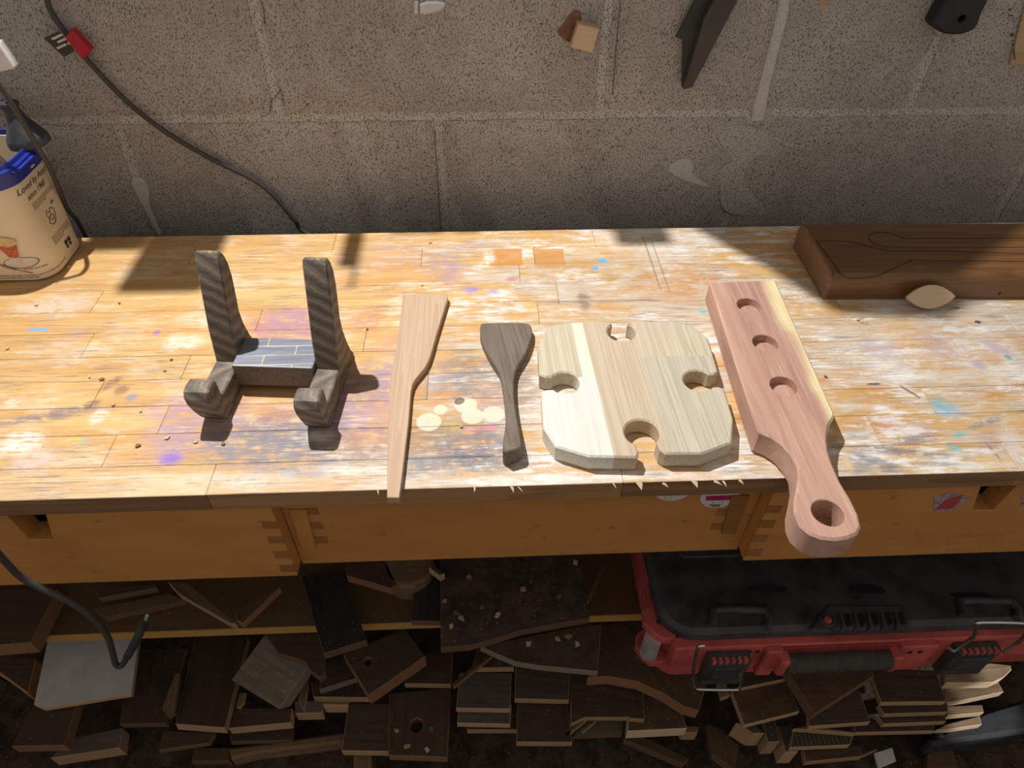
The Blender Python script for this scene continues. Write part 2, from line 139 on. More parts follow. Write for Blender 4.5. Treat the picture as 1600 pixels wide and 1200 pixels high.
    ('scrap_board', 'light fronted board right of the notched fibre board', 'board', [(0.2067, 0.0619, -0.59), (0.2749, 0.0369, -0.59), (0.2802, -0.0002, -0.59), (0.1916, -0.0009, -0.59)], 0.028, 'brown', 'cutpale', None),
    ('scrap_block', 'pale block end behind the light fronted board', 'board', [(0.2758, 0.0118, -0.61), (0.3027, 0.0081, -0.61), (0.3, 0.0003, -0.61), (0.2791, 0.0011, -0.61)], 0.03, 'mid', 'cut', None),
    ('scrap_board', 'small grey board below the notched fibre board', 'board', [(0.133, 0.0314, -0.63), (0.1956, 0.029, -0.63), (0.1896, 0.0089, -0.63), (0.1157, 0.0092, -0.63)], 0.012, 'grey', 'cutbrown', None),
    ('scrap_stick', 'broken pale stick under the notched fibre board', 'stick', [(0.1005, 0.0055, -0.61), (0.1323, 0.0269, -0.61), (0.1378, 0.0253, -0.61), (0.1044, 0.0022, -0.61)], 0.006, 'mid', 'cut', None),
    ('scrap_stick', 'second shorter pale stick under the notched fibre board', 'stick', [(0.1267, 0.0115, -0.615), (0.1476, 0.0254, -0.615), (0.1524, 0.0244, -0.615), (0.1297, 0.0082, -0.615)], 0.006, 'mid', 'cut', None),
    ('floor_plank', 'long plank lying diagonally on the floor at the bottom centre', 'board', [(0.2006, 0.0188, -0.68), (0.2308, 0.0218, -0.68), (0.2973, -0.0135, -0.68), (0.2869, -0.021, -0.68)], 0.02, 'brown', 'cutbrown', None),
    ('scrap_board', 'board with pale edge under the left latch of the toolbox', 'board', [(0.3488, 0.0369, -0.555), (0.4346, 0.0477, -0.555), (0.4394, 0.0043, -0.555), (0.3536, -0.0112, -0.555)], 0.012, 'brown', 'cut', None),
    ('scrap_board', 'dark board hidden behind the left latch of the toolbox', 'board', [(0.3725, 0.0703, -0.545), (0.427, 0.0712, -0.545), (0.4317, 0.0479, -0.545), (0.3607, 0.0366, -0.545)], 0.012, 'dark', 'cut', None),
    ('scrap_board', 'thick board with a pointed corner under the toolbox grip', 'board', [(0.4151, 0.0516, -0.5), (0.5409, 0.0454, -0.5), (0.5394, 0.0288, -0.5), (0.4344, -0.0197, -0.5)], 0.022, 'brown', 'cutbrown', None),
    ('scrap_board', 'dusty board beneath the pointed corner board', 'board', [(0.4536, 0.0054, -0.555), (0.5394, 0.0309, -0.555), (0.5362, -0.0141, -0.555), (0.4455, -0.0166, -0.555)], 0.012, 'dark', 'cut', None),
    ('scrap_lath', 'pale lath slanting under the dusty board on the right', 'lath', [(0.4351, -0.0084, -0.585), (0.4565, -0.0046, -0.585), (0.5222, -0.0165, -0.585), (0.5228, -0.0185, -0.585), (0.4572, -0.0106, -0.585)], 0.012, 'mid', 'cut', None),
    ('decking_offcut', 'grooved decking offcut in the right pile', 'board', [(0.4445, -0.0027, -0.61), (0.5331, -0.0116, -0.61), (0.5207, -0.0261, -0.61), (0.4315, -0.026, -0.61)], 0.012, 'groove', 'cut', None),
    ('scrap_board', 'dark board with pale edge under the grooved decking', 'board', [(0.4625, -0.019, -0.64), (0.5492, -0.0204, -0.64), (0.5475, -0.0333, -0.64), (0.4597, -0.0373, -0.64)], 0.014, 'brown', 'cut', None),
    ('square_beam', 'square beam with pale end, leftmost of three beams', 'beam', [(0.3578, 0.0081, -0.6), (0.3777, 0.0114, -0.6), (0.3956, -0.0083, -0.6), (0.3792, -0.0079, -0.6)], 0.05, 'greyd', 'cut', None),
    ('square_beam', 'square beam with yellowish end, middle of three beams', 'beam', [(0.4018, 0.01, -0.61), (0.422, 0.0133, -0.61), (0.4185, -0.0175, -0.61), (0.4005, -0.0174, -0.61)], 0.05, 'greyd', 'cut', None),
    ('square_beam', 'square beam with pale end, rightmost of three beams', 'beam', [(0.4315, 0.0118, -0.63), (0.4507, 0.011, -0.63), (0.4495, -0.0257, -0.63), (0.4303, -0.0253, -0.63)], 0.05, 'greyd', 'cut', None),
    ('upright_strip', 'pale strip standing below the left latch of the toolbox', 'board', [(0.3343, 0.0681, -0.56), (0.3443, 0.067, -0.56), (0.3468, 0.0334, -0.56), (0.3329, 0.0298, -0.56)], 0.012, 'mid', 'cut', None),
    ('floor_board', 'dark reddish board lying on the floor left of the beams', 'board', [(0.332, 0.0293, -0.66), (0.354, 0.0198, -0.66), (0.3725, -0.0034, -0.66), (0.3558, -0.0391, -0.66), (0.3301, -0.014, -0.66)], 0.02, 'brown', 'cutbrown', None),
    ('stacked_board', 'top board of the right stack with two nail holes', 'board', [(0.5658, 0.0641, -0.555), (0.6673, 0.0554, -0.555), (0.6596, 0.0096, -0.555), (0.5637, 0.0122, -0.555)], 0.012, 'dark', 'cut', None),
    ('stacked_board', 'second board of the right stack under the nail hole board', 'board', [(0.5743, 0.0201, -0.585), (0.6799, 0.0175, -0.585), (0.6738, 0.0056, -0.585), (0.5775, 0.0064, -0.585)], 0.012, 'dark', 'cut', None),
    ('stacked_board', 'third board of the right stack', 'board', [(0.5807, 0.0125, -0.61), (0.6846, 0.01, -0.61), (0.6799, 0.0008, -0.61), (0.5836, 0.001, -0.61)], 0.012, 'dark', 'cut', None),
    ('stacked_board', 'lowest long board of the right stack', 'board', [(0.5518, 0.0106, -0.635), (0.6757, 0.0057, -0.635), (0.6715, -0.0035, -0.635), (0.5487, -0.0011, -0.635)], 0.012, 'dark', 'cut', None),
    ('rough_board', 'rough sawn board topmost of the brightly lit ends at the far right', 'board', [(0.6822, 0.059, -0.55), (0.7528, 0.061, -0.55), (0.7811, 0.0567, -0.55), (0.7786, 0.0497, -0.55), (0.7614, 0.0394, -0.55), (0.74, 0.0325, -0.55), (0.6697, 0.0344, -0.55)], 0.02, 'rough', 'cutpale', None),
    ('rough_board', 'wide rough board below the topmost brightly lit end', 'board', [(0.6838, 0.0385, -0.58), (0.7706, 0.0469, -0.58), (0.7706, 0.0296, -0.58), (0.7134, 0.0211, -0.58), (0.6762, 0.0172, -0.58)], 0.016, 'rough', 'cutpale', None),
    ('rough_board', 'narrow grooved board third of the brightly lit ends', 'board', [(0.6903, 0.0209, -0.605), (0.7443, 0.0211, -0.605), (0.7412, 0.0097, -0.605), (0.6839, 0.0074, -0.605)], 0.014, 'rough', 'cutpale', None),
    ('rough_board', 'splintered lowest board of the brightly lit ends', 'board', [(0.6722, -0.0035, -0.63), (0.6903, 0.0034, -0.63), (0.7175, 0.0084, -0.63), (0.7492, 0.0136, -0.63), (0.7457, 0.0012, -0.63), (0.6949, -0.0036, -0.63)], 0.014, 'rough', 'cutpale', None),
    ('white_card', 'small white card lit on the floor at the lower right', 'card', [(0.5933, -0.0137, -0.69), (0.6257, -0.0068, -0.69), (0.6229, -0.0266, -0.69), (0.5903, -0.036, -0.69)], 0.004, 'white', 'white', None),
    ('pale_strip', 'narrow pale strip beside the small white card on the floor', 'strip', [(0.572, -0.0149, -0.69), (0.5993, -0.0076, -0.69), (0.6003, -0.0099, -0.69), (0.5721, -0.0186, -0.69)], 0.006, 'mid', 'cut', None),
    ('floor_board', 'brown board flat on the floor at the lower right corner', 'board', [(0.6899, -0.0032, -0.7), (0.7259, -0.0062, -0.7), (0.7208, -0.0482, -0.7), (0.6673, -0.0461, -0.7)], 0.016, 'brown', 'cutbrown', None)]

# ------------------------------------------------------------------ node helpers
class NT:
    def __init__(s, name):
        s.m = bpy.data.materials.new(name); s.m.use_nodes = True
        s.t = s.m.node_tree; s.bsdf = s.t.nodes['Principled BSDF']
    def n(s, typ, props=None, **kw):
        nd = s.t.nodes.new(typ)
        for k, v in (props or {}).items(): setattr(nd, k, v)
        for k, v in kw.items():
            i = int(k[1:]) if k[0] == 'i' and k[1:].isdigit() else k
            s.set(nd.inputs[i], v)
        return nd
    def set(s, inp, v):
        if isinstance(v, bpy.types.NodeSocket): s.t.links.new(v, inp)
        elif isinstance(v, bpy.types.Node): s.t.links.new(v.outputs[0], inp)
        else:
            if isinstance(v, tuple) and len(v) == 3 and inp.type == 'RGBA': v = (*v, 1)
            inp.default_value = v
    def math(s, op, a, b=0.0, clamp=False):
        return s.n('ShaderNodeMath', {'operation': op, 'use_clamp': clamp}, i0=a, i1=b).outputs[0]
    def mix(s, f, a, b, mode='MIX'):
        nd = s.n('ShaderNodeMix', {'data_type': 'RGBA', 'blend_type': mode})
        s.set(nd.inputs[0], f); s.set(nd.inputs[6], a); s.set(nd.inputs[7], b)
        return nd.outputs[2]
    def mapr(s, v, a, b, c=0.0, d=1.0, smooth=True):
        nd = s.n('ShaderNodeMapRange', {'interpolation_type': 'SMOOTHSTEP' if smooth else 'LINEAR'}, i0=v, i1=a, i2=b, i3=c, i4=d)
        return nd.outputs[0]
    def noise(s, vec, scale, detail=4, rough=.55, dist=0):
        nd = s.n('ShaderNodeTexNoise'); s.set(nd.inputs['Vector'], vec)
        nd.inputs['Scale'].default_value = scale; nd.inputs['Detail'].default_value = detail
        nd.inputs['Roughness'].default_value = rough; nd.inputs['Distortion'].default_value = dist
        return nd.outputs[0]
    def mapping(s, vec, scale=(1, 1, 1), loc=(0, 0, 0), rot=(0, 0, 0)):
        nd = s.n('ShaderNodeMapping'); s.set(nd.inputs[0], vec)
        nd.inputs[1].default_value = loc; nd.inputs[2].default_value = rot; nd.inputs[3].default_value = scale
        return nd.outputs[0]
    def objco(s, randomise=True):
        v = s.n('ShaderNodeTexCoord').outputs['Object']
        if randomise:
            r = s.n('ShaderNodeObjectInfo').outputs['Random']
            v = s.n('ShaderNodeVectorMath', {'operation': 'ADD'}, i0=v, i1=s.n('ShaderNodeCombineXYZ', i0=s.math('MULTIPLY', r, 3.7), i1=s.math('MULTIPLY', r, 7.3), i2=s.math('MULTIPLY', r, 5.1)).outputs[0]).outputs[0]
        return v
    def pos(s): return s.n('ShaderNodeNewGeometry').outputs['Position']
    def fin(s, col, rough=.6, bump=None, bstr=.3, bdist=.001, spec=.4, metal=0):
        s.set(s.bsdf.inputs['Base Color'], col); s.set(s.bsdf.inputs['Roughness'], rough)
        s.bsdf.inputs['Specular IOR Level'].default_value = spec; s.bsdf.inputs['Metallic'].default_value = metal
        if bump is not None:
            b = s.n('ShaderNodeBump'); b.inputs['Strength'].default_value = bstr; b.inputs['Distance'].default_value = bdist
            s.set(b.inputs['Height'], bump); s.set(s.bsdf.inputs['Normal'], b.outputs[0])
        return s.m

def wood(name, c1, c2, ring=26, streak=1.0, rough=.62, bump=.25, rot=(0, 0, 0), var=.25, spec=.35, ringw=.5, dust=None, dustc=(.1, .08, .06), speck=0):
    t = NT(name); v = t.mapping(t.objco(), rot=rot)
    fine = t.noise(t.mapping(v, (14, 420, 420)), 1, 5, .6)
    broad = t.noise(t.mapping(v, (1.6, ring, ring)), 1, 3, .5, .4)
    rings = t.math('FRACT', t.math('MULTIPLY', broad, 7.0))
    rings = t.mapr(rings, 0, .85)
    f = t.math('ADD', t.math('MULTIPLY', rings, ringw), t.math('MULTIPLY', t.math('SUBTRACT', fine, .5), streak))
    f = t.math('ADD', f, .25, True)
    col = t.mix(f, c1, c2)
    r = t.n('ShaderNodeObjectInfo').outputs['Random']
    hs = t.n('ShaderNodeHueSaturation'); t.set(hs.inputs['Color'], col); t.set(hs.inputs['Value'], t.mapr(r, 0, 1, 1 - var, 1 + var, False)); col = hs.outputs[0]
    if speck:
        k1 = t.noise(t.mapping(v, (45, 110, 110)), 1, 4, .6); col = t.mix(t.mapr(k1, .63, .72, 0, speck), col, tuple(x * .35 for x in c1))
        k2 = t.noise(v, 16, 4, .6); col = t.mix(t.mapr(k2, .5, .7, 0, .3), col, (c1[0] * .85, c1[1] * .7, c1[2] * .7))
    if dust:
        d = t.noise(t.mapping(v, (40, 40, 40)), 1, 8, .75)
        col = t.mix(t.mapr(d, .42, .62, 0, dust), col, dustc)
        sp_ = t.noise(t.mapping(v, (260, 260, 260)), 1, 2, .5)
        col = t.mix(t.mapr(sp_, .69, .73), col, tuple(min(1, 3.2 * x) for x in dustc))
    return t.fin(col, rough, fine, bump, .0012, spec)

def plain(name, c, rough=.5, spec=.5, metal=0, noise=.12, scale=60, bump=0):
    t = NT(name); n = t.noise(t.objco(), scale, 5, .65)
    col = t.mix(t.mapr(n, .3, .7, 0, 1), tuple(x * (1 - noise) for x in c), tuple(min(1, x * (1 + noise)) for x in c))
    return t.fin(col, t.mapr(n, .3, .7, max(.05, rough - .08), min(1, rough + .08)), n if bump else None, bump, .001, spec, metal)

M = {}
# ---- concrete blocks: porous, pitted, slightly brown grey
def concrete(name, a, b, pit, bstr):
    t = NT(name); p = t.pos()
    big = t.noise(p, 6, 4, .6); mid = t.noise(p, 45, 5, .6)
    fine = t.noise(t.mapping(p, (1, 1, .6)), 620, 3, .65)
    fine2 = t.noise(t.mapping(p, (1, 1, .6)), 210, 4, .65)
    f = t.math('ADD', t.math('MULTIPLY', big, .7), t.math('MULTIPLY', mid, .5))
    col = t.mix(t.mapr(f, .42, .78), a, b)
    rust = t.noise(p, 11, 5, .7); col = t.mix(t.mapr(rust, .66, .76, 0, .3), col, (.27, .15, .075))
    pits = t.mapr(fine, .35, .47); col = t.mix(pits, tuple(x * pit for x in a), col)
    gr = t.mapr(fine2, .6, .72, 0, .15); col = t.mix(gr, col, tuple(x * 1.35 for x in b))
    hgt = t.math('ADD', t.math('MULTIPLY', pits, 1.0), t.math('MULTIPLY', fine2, .9))
    return t.fin(col, .95, hgt, bstr, .0022, .15)
M['block'] = concrete('concrete_block', (.40, .36, .32), (.50, .455, .41), .40, .6)
M['mortar'] = concrete('mortar', (.54, .50, .46), (.62, .58, .54), .5, .8)
M['patch'] = concrete('thin_plaster_patch', (.46, .425, .39), (.53, .49, .45), .4, .5)
M['plaster'] = concrete('plaster_smear', (.54, .51, .475), (.60, .57, .54), .8, .35)
# ---- floor with dust
t = NT('dusty_floor'); p = t.pos(); n1 = t.noise(p, 35, 8, .75); n2 = t.noise(p, 240, 3, .6)
col = t.mix(t.mapr(n1, .35, .65), (.03, .02, .014), (.085, .058, .04)); col = t.mix(t.mapr(n2, .66, .72), col, (.3, .22, .15))
M['floor'] = t.fin(col, .95, n1, .4, .003, .1)

# ---- workbench top: beech staves with worn varnish, paint and glue stains in fixed places
def bench_material():
    t = NT('paint_stained_beech'); p = t.pos(); rnd = t.n('ShaderNodeObjectInfo').outputs['Random']
    gv = t.n('ShaderNodeVectorMath', {'operation': 'ADD'}, i0=p, i1=t.n('ShaderNodeCombineXYZ', i0=t.math('MULTIPLY', rnd, 9.0), i1=t.math('MULTIPLY', rnd, 4.0), i2=0.0).outputs[0]).outputs[0]
    fine = t.noise(t.mapping(gv, (22, 520, 60)), 1, 5, .6); grain = t.noise(t.mapping(gv, (5, 70, 20)), 1, 4, .55)
    col = t.mix(t.mapr(grain, .3, .7), (.55, .32, .11), (.70, .46, .19))
    col = t.mix(t.mapr(rnd, 0, 1, 0, .6, False), col, (.54, .28, .095))
    col = t.mix(t.mapr(fine, .50, .68, 0, .5), col, (.36, .18, .06))
    sx = t.n('ShaderNodeSeparateXYZ', i0=p)
    # worn, whitish haze: streaky along the grain, different on every stave, heavier to the right of the stand
    hz = t.noise(t.mapping(gv, (16, 85, 9)), 1, 9, .74, .3); hz2 = t.noise(t.mapping(p, (6, 10, 4)), 1, 5, .65); stp = t.math('MULTIPLY', t.math('SUBTRACT', rnd, .5), .07)
    right = t.mapr(sx.outputs[0], -.25, .12)
    mid = t.math('ADD', t.math('ADD', t.math('MULTIPLY', hz, .5), t.math('MULTIPLY', hz2, .5)), stp)
    thr = t.math('ADD', mid, t.math('MULTIPLY', t.math('SUBTRACT', right, 1.0), .12))
    haze = t.mapr(thr, .43, .55, 0, .9)
    haze = t.math('ADD', haze, t.mapr(sx.outputs[1], .0, .05, .3, 0), True)
    col = t.mix(haze, col, (.62, .535, .43))
    wh = t.noise(t.mapping(gv, (24, 110, 20), loc=(3, 1, 0)), 1, 8, .75)
    wm = t.math('ADD', t.math('MULTIPLY', wh, .6), t.math('MULTIPLY', t.noise(t.mapping(p, (9, 14, 4), loc=(2, 5, 0)), 1, 4, .6), .4))
    col = t.mix(t.math('MULTIPLY', t.mapr(wm, .50, .58), t.mapr(right, 0, 1, .25, .9)), col, (.80, .765, .715))
    gr2 = t.noise(t.mapping(p, (20, 420, 26), loc=(1, 7, 0)), 1, 7, .75); gm = t.math('MULTIPLY', t.mapr(gr2, .50, .60, 0, .8), t.mapr(hz2, .42, .60))
    col = t.mix(gm, col, (.24, .17, .14))
    # stains plus one painted hole shadow: (x, y, rx, ry, angle, colour, strength, kind)
    brk = t.math('ADD', t.math('MULTIPLY', t.noise(t.mapping(p, (30, 380, 30)), 1, 8, .75), .55), t.math('MULTIPLY', t.noise(t.mapping(p, (70, 110, 70)), 1, 6, .7), .45)); wob = t.noise(p, 38, 6, .7)
    for (x, y, rx, ry, ang, c, k, hard) in STAINS_AND_SHADE:
        q = t.n('ShaderNodeVectorMath', {'operation': 'SUBTRACT'}, i0=p, i1=(x, y, 0)).outputs[0]
        q = t.mapping(q, rot=(0, 0, -ang)); q = t.n('ShaderNodeVectorMath', {'operation': 'MULTIPLY'}, i0=q, i1=(1 / rx, 1 / ry, 0)).outputs[0]
        if hard == 2:
            aq = t.n('ShaderNodeSeparateXYZ', i0=t.n('ShaderNodeVectorMath', {'operation': 'ABSOLUTE'}, i0=q).outputs[0]); ln = t.math('MAXIMUM', aq.outputs[0], aq.outputs[1])
        else: ln = t.n('ShaderNodeVectorMath', {'operation': 'LENGTH'}, i0=q).outputs['Value']
        if hard:
            ln = t.math('ADD', ln, t.math('MULTIPLY', t.math('SUBTRACT', wob, .5), .25)); m = t.math('MULTIPLY', t.mapr(ln, .9, 1.04, k, 0), t.mapr(brk, .36, .46, .45, 1))
        else:
            ln = t.math('ADD', ln, t.math('MULTIPLY', t.math('SUBTRACT', wob, .5), 1.5)); m = t.math('MULTIPLY', t.mapr(ln, .3, 1.2, k, 0), t.mapr(brk, .42, .52))
        col = t.mix(m, col, c)
    dm = t.math('MULTIPLY', t.mapr(t.noise(p, 620, 3, .7), .52, .60), t.math('MULTIPLY', t.mapr(t.noise(t.mapping(p, (14, 22, 9), loc=(4, 8, 0)), 1, 6, .7), .53, .62), right)); col = t.mix(t.math('MULTIPLY', dm, .8), col, (.46, .23, .11))
    sc_ = t.noise(t.mapping(p, (30, 260, 30), rot=(0, 0, .5)), 1, 4, .6); col = t.mix(t.mapr(sc_, .70, .76, 0, .5), col, (.25, .15, .08))
    spk = t.noise(p, 330, 2, .5); col = t.mix(t.mapr(spk, .72, .76, 0, .7), col, (.12, .07, .04))
    h = t.math('ADD', t.math('MULTIPLY', fine, .4), t.math('MULTIPLY', gr2, .6))
    return t.fin(col, t.mapr(hz, .3, .7, .42, .7), h, .35, .0012, .35)
PUR, BLU, RED, TEA, WHT, GRY, ORA, YEL, SHADE, PALE = (.36, .235, .38), (.19, .24, .35), (.42, .12, .12), (.12, .45, .45), (.80, .76, .70), (.17, .17, .19), (.55, .24, .05), (.72, .58, .12), (.10, .06, .04), (.80, .70, .52)
STAINS_AND_SHADE = [
    (-0.2207, 0.2146, 0.0618, 0.0466, 0.00, RED, 0.55, 0),
    (-0.2170, 0.2309, 0.0418, 0.0325, 0.00, PUR, 0.60, 0),
    (-0.1246, 0.0964, 0.0428, 0.0709, 0.00, PUR, 0.55, 0),
    (-0.2734, 0.0689, 0.0528, 0.0308, 0.00, PUR, 0.60, 0),
    (-0.1955, 0.0583, 0.0641, 0.0374, 0.00, BLU, 0.60, 0),
    (-0.1284, 0.0332, 0.0455, 0.0251, 0.00, GRY, 0.25, 0),
    (-0.0655, 0.0237, 0.0339, 0.0178, 0.00, BLU, 0.45, 0),
    (-0.0400, 0.1288, 0.0382, 0.0354, 0.00, BLU, 0.40, 0),
    (-0.0146, 0.0441, 0.0348, 0.0259, 0.00, BLU, 0.60, 0),
    (0.0099, 0.0917, 0.0306, 0.0407, 0.00, PUR, 0.35, 0),
    (-0.2826, 0.0425, 0.0159, 0.0104, 0.00, (0.22, 0.12, 0.55), 0.80, 0),
    (-0.2647, 0.1013, 0.0426, 0.0250, 0.00, PUR, 0.40, 0),
    (-0.3012, 0.1026, 0.0365, 0.0250, 0.00, PUR, 0.45, 0),
    (-0.2385, 0.1177, 0.0248, 0.0174, 0.00, RED, 0.25, 0),
    (-0.0806, 0.1684, 0.0397, 0.0474, 0.00, PUR, 0.35, 0),
    (-0.0205, 0.0521, 0.0175, 0.0115, 0.00, ORA, 0.40, 0),
    (-0.0176, 0.0662, 0.0107, 0.0048, 0.00, (0.75, 0.15, 0.4), 0.80, 0),
    (-0.0325, 0.0683, 0.0179, 0.0158, 0.00, YEL, 0.35, 0),
    (-0.1839, 0.0579, 0.0991, 0.0409, 0.00, (0.13, 0.135, 0.17), 0.55, 0),
    (-0.0380, 0.0527, 0.0644, 0.0443, 0.00, (0.13, 0.135, 0.17), 0.60, 0),
    (-0.0033, 0.0287, 0.0513, 0.0180, 0.00, (0.13, 0.135, 0.17), 0.55, 0),
    (-0.1288, 0.1319, 0.0508, 0.0439, 0.00, (0.13, 0.135, 0.17), 0.35, 0),
    (-0.0145, 0.1467, 0.0389, 0.0455, 0.00, (0.13, 0.135, 0.17), 0.50, 0),
    (0.0364, 0.1262, 0.0255, 0.0520, 0.00, (0.25, 0.17, 0.13), 0.50, 0),
    (-0.0798, 0.2668, 0.0005, 0.0005, 0.00, (0.13, 0.135, 0.17), 0.00, 0),
    (0.1078, 0.3111, 0.0918, 0.0503, 0.00, (0.35, 0.27, 0.2), 0.35, 0),
    (0.1967, 0.3785, 0.0978, 0.0429, 0.00, WHT, 0.50, 0),
    (-0.0931, 0.3585, 0.0946, 0.0410, 0.00, PUR, 0.20, 0),
    (-0.0451, 0.3294, 0.0308, 0.0516, 0.00, (0.35, 0.26, 0.3), 0.40, 0),
    (0.0576, 0.0733, 0.0362, 0.0316, 0.00, (0.5, 0.33, 0.2), 0.40, 0),
    (-0.0775, 0.1210, 0.0189, 0.0133, 0.00, ORA, 0.60, 0),
    (-0.0457, 0.1110, 0.0156, 0.0105, 0.00, ORA, 0.50, 0),
    (-0.1198, 0.0556, 0.0292, 0.0153, 0.00, ORA, 0.40, 0),
    (-0.2744, 0.1369, 0.0379, 0.0181, 0.00, ORA, 0.35, 0),
    (-0.1043, 0.1403, 0.0128, 0.0274, 0.00, PUR, 0.50, 0),
    (-0.2082, 0.0909, 0.0362, 0.0205, 0.00, RED, 0.30, 0),
    (-0.1560, 0.0647, 0.0147, 0.0094, 0.00, WHT, 0.70, 0),
    (-0.1270, 0.0223, 0.0336, 0.0086, 0.00, WHT, 0.60, 0),
    (-0.1600, 0.0199, 0.0223, 0.0071, 0.00, BLU, 0.50, 0),
    (-0.4288, 0.0946, 0.0478, 0.0075, 0.10, (0.2, 0.16, 0.16), 0.85, 0),
    (-0.3975, 0.1043, 0.0363, 0.0076, 0.06, (0.24, 0.19, 0.19), 0.80, 0),
    (-0.3828, 0.1123, 0.0134, 0.0061, 0.50, (0.22, 0.14, 0.12), 0.85, 0),
    (-0.3740, 0.1404, 0.0063, 0.0146, -0.50, (0.25, 0.12, 0.09), 0.80, 0),
    (-0.4275, 0.0666, 0.0260, 0.0215, 0.00, WHT, 0.80, 0),
    (-0.3999, 0.0431, 0.0282, 0.0182, 0.00, (0.62, 0.55, 0.55), 0.60, 0),
    (-0.3593, 0.1308, 0.0087, 0.0090, -0.60, (0.3, 0.13, 0.09), 0.80, 0),
    (-0.3468, 0.1215, 0.0062, 0.0071, 0.00, BLU, 0.80, 0),
    (-0.3697, 0.0646, 0.0081, 0.0078, 0.00, TEA, 0.40, 0),
    (-0.3783, 0.0649, 0.0116, 0.0062, 0.00, YEL, 0.50, 0),
    (-0.4827, 0.2288, 0.0123, 0.0027, 0.00, (0.12, 0.4, 0.75), 0.90, 1),
    (-0.4899, 0.2684, 0.0426, 0.0209, 0.00, (0.62, 0.52, 0.4), 0.70, 0),
    (-0.4675, 0.2736, 0.0286, 0.0235, 0.60, (0.6, 0.5, 0.4), 0.50, 0),
    (-0.3545, 0.2201, 0.0041, 0.0043, 0.00, (0.35, 0.18, 0.45), 0.80, 1),
    (-0.4394, 0.2219, 0.0170, 0.0150, 0.00, PUR, 0.25, 0),
    (-0.3020, 0.2393, 0.0419, 0.0156, 0.00, WHT, 0.50, 0),
    (-0.3186, 0.2020, 0.0269, 0.0166, 0.00, WHT, 0.60, 0),
    (-0.4568, 0.1167, 0.0122, 0.0104, 0.00, WHT, 0.50, 0),
    (-0.3677, 0.0966, 0.0096, 0.0117, 0.00, WHT, 0.70, 0),
    (-0.3939, 0.2653, 0.0642, 0.0288, 0.00, YEL, 0.00, 0),
    (-0.4397, 0.1907, 0.0463, 0.0201, 0.00, WHT, 0.20, 0),
    (-0.3705, 0.2587, 0.0355, 0.0116, 0.60, ORA, 0.25, 0),
    (0.0251, 0.3519, 0.0213, 0.0194, 0.00, ORA, 0.85, 2),
    (0.0788, 0.3503, 0.0197, 0.0194, 0.00, ORA, 0.75, 2),
    (0.2275, 0.2942, 0.0341, 0.0491, 0.00, ORA, 0.40, 0),
    (0.0055, 0.3554, 0.0095, 0.0195, 0.00, WHT, 0.80, 0),
    (-0.0142, 0.3776, 0.0322, 0.0102, 0.00, PUR, 0.40, 0),
    (-0.0411, 0.3225, 0.0107, 0.0362, 0.00, PUR, 0.35, 0),
    (-0.0180, 0.2856, 0.0119, 0.0087, 0.00, (0.3, 0.22, 0.55), 0.80, 0),
    (0.0079, 0.2810, 0.0104, 0.0062, 0.00, (0.3, 0.22, 0.5), 0.70, 0),
    (0.0311, 0.3044, 0.0106, 0.0077, 0.00, (0.5, 0.12, 0.25), 0.60, 0),
    (-0.1466, 0.1707, 0.0594, 0.0176, 0.00, ORA, 0.30, 0),
    (-0.1304, 0.2336, 0.0211, 0.0275, 0.00, RED, 0.35, 0),
    (0.0505, 0.2506, 0.0101, 0.0116, 0.00, (0.68, 0.4, 0.06), 0.80, 0),
    (0.1409, 0.3399, 0.0039, 0.0041, 0.00, (0.12, 0.42, 0.8), 0.95, 1),
    (0.1326, 0.3250, 0.0039, 0.0040, 0.00, (0.12, 0.42, 0.8), 0.95, 1),
    (0.1450, 0.3411, 0.0039, 0.0042, 0.00, (0.12, 0.42, 0.8), 0.95, 1),
    (0.2426, 0.2372, 0.0065, 0.0058, 0.00, (0.1, 0.5, 0.5), 0.90, 0),
    (0.1118, 0.2605, 0.0088, 0.0258, 0.00, (0.14, 0.13, 0.13), 0.70, 0),
    (0.2022, 0.2822, 0.0450, 0.0422, 0.00, ORA, 0.50, 0),
    (0.2533, 0.3064, 0.0384, 0.0319, 0.00, ORA, 0.60, 0),
    (0.1836, 0.3498, 0.0318, 0.0249, 0.00, ORA, 0.30, 0),
    (0.2032, 0.3351, 0.0013, 0.0650, 0.00, (0.2, 0.17, 0.15), 0.60, 1),
    (0.2128, 0.3279, 0.0012, 0.0618, 0.00, (0.2, 0.17, 0.15), 0.50, 1),
    (0.1315, 0.2599, 0.0732, 0.0019, 0.00, (0.2, 0.17, 0.15), 0.60, 1),
    (0.4384, 0.1507, 0.0872, 0.0557, 0.00, WHT, 0.40, 0),
    (0.4889, 0.1694, 0.0411, 0.0394, 0.00, PUR, 0.35, 0),
    (0.4182, 0.1666, 0.0272, 0.0199, 0.00, (0.42, 0.36, 0.5), 0.50, 0),
    (0.5256, 0.1477, 0.0403, 0.0556, 0.00, WHT, 0.70, 0),
    (0.5069, 0.1384, 0.0093, 0.0095, 0.00, PUR, 0.60, 0),
    (0.3591, 0.1058, 0.0510, 0.0218, 0.00, ORA, 0.45, 0),
    (0.3768, 0.1332, 0.0394, 0.0112, 0.00, ORA, 0.40, 0),
    (0.4335, 0.1124, 0.0258, 0.0072, 0.00, (0.42, 0.39, 0.3), 0.60, 0),
    (0.4414, 0.0765, 0.0174, 0.0133, 0.00, (0.2, 0.42, 0.6), 0.65, 0),
    (0.4395, 0.0852, 0.0100, 0.0119, 0.00, TEA, 0.50, 0),
    (0.4356, 0.0436, 0.0096, 0.0047, 0.00, TEA, 0.80, 0),
    (0.4240, 0.0284, 0.0070, 0.0075, 0.00, TEA, 0.80, 0),
    (0.5435, 0.1491, 0.0034, 0.0039, 0.00, TEA, 0.90, 1),
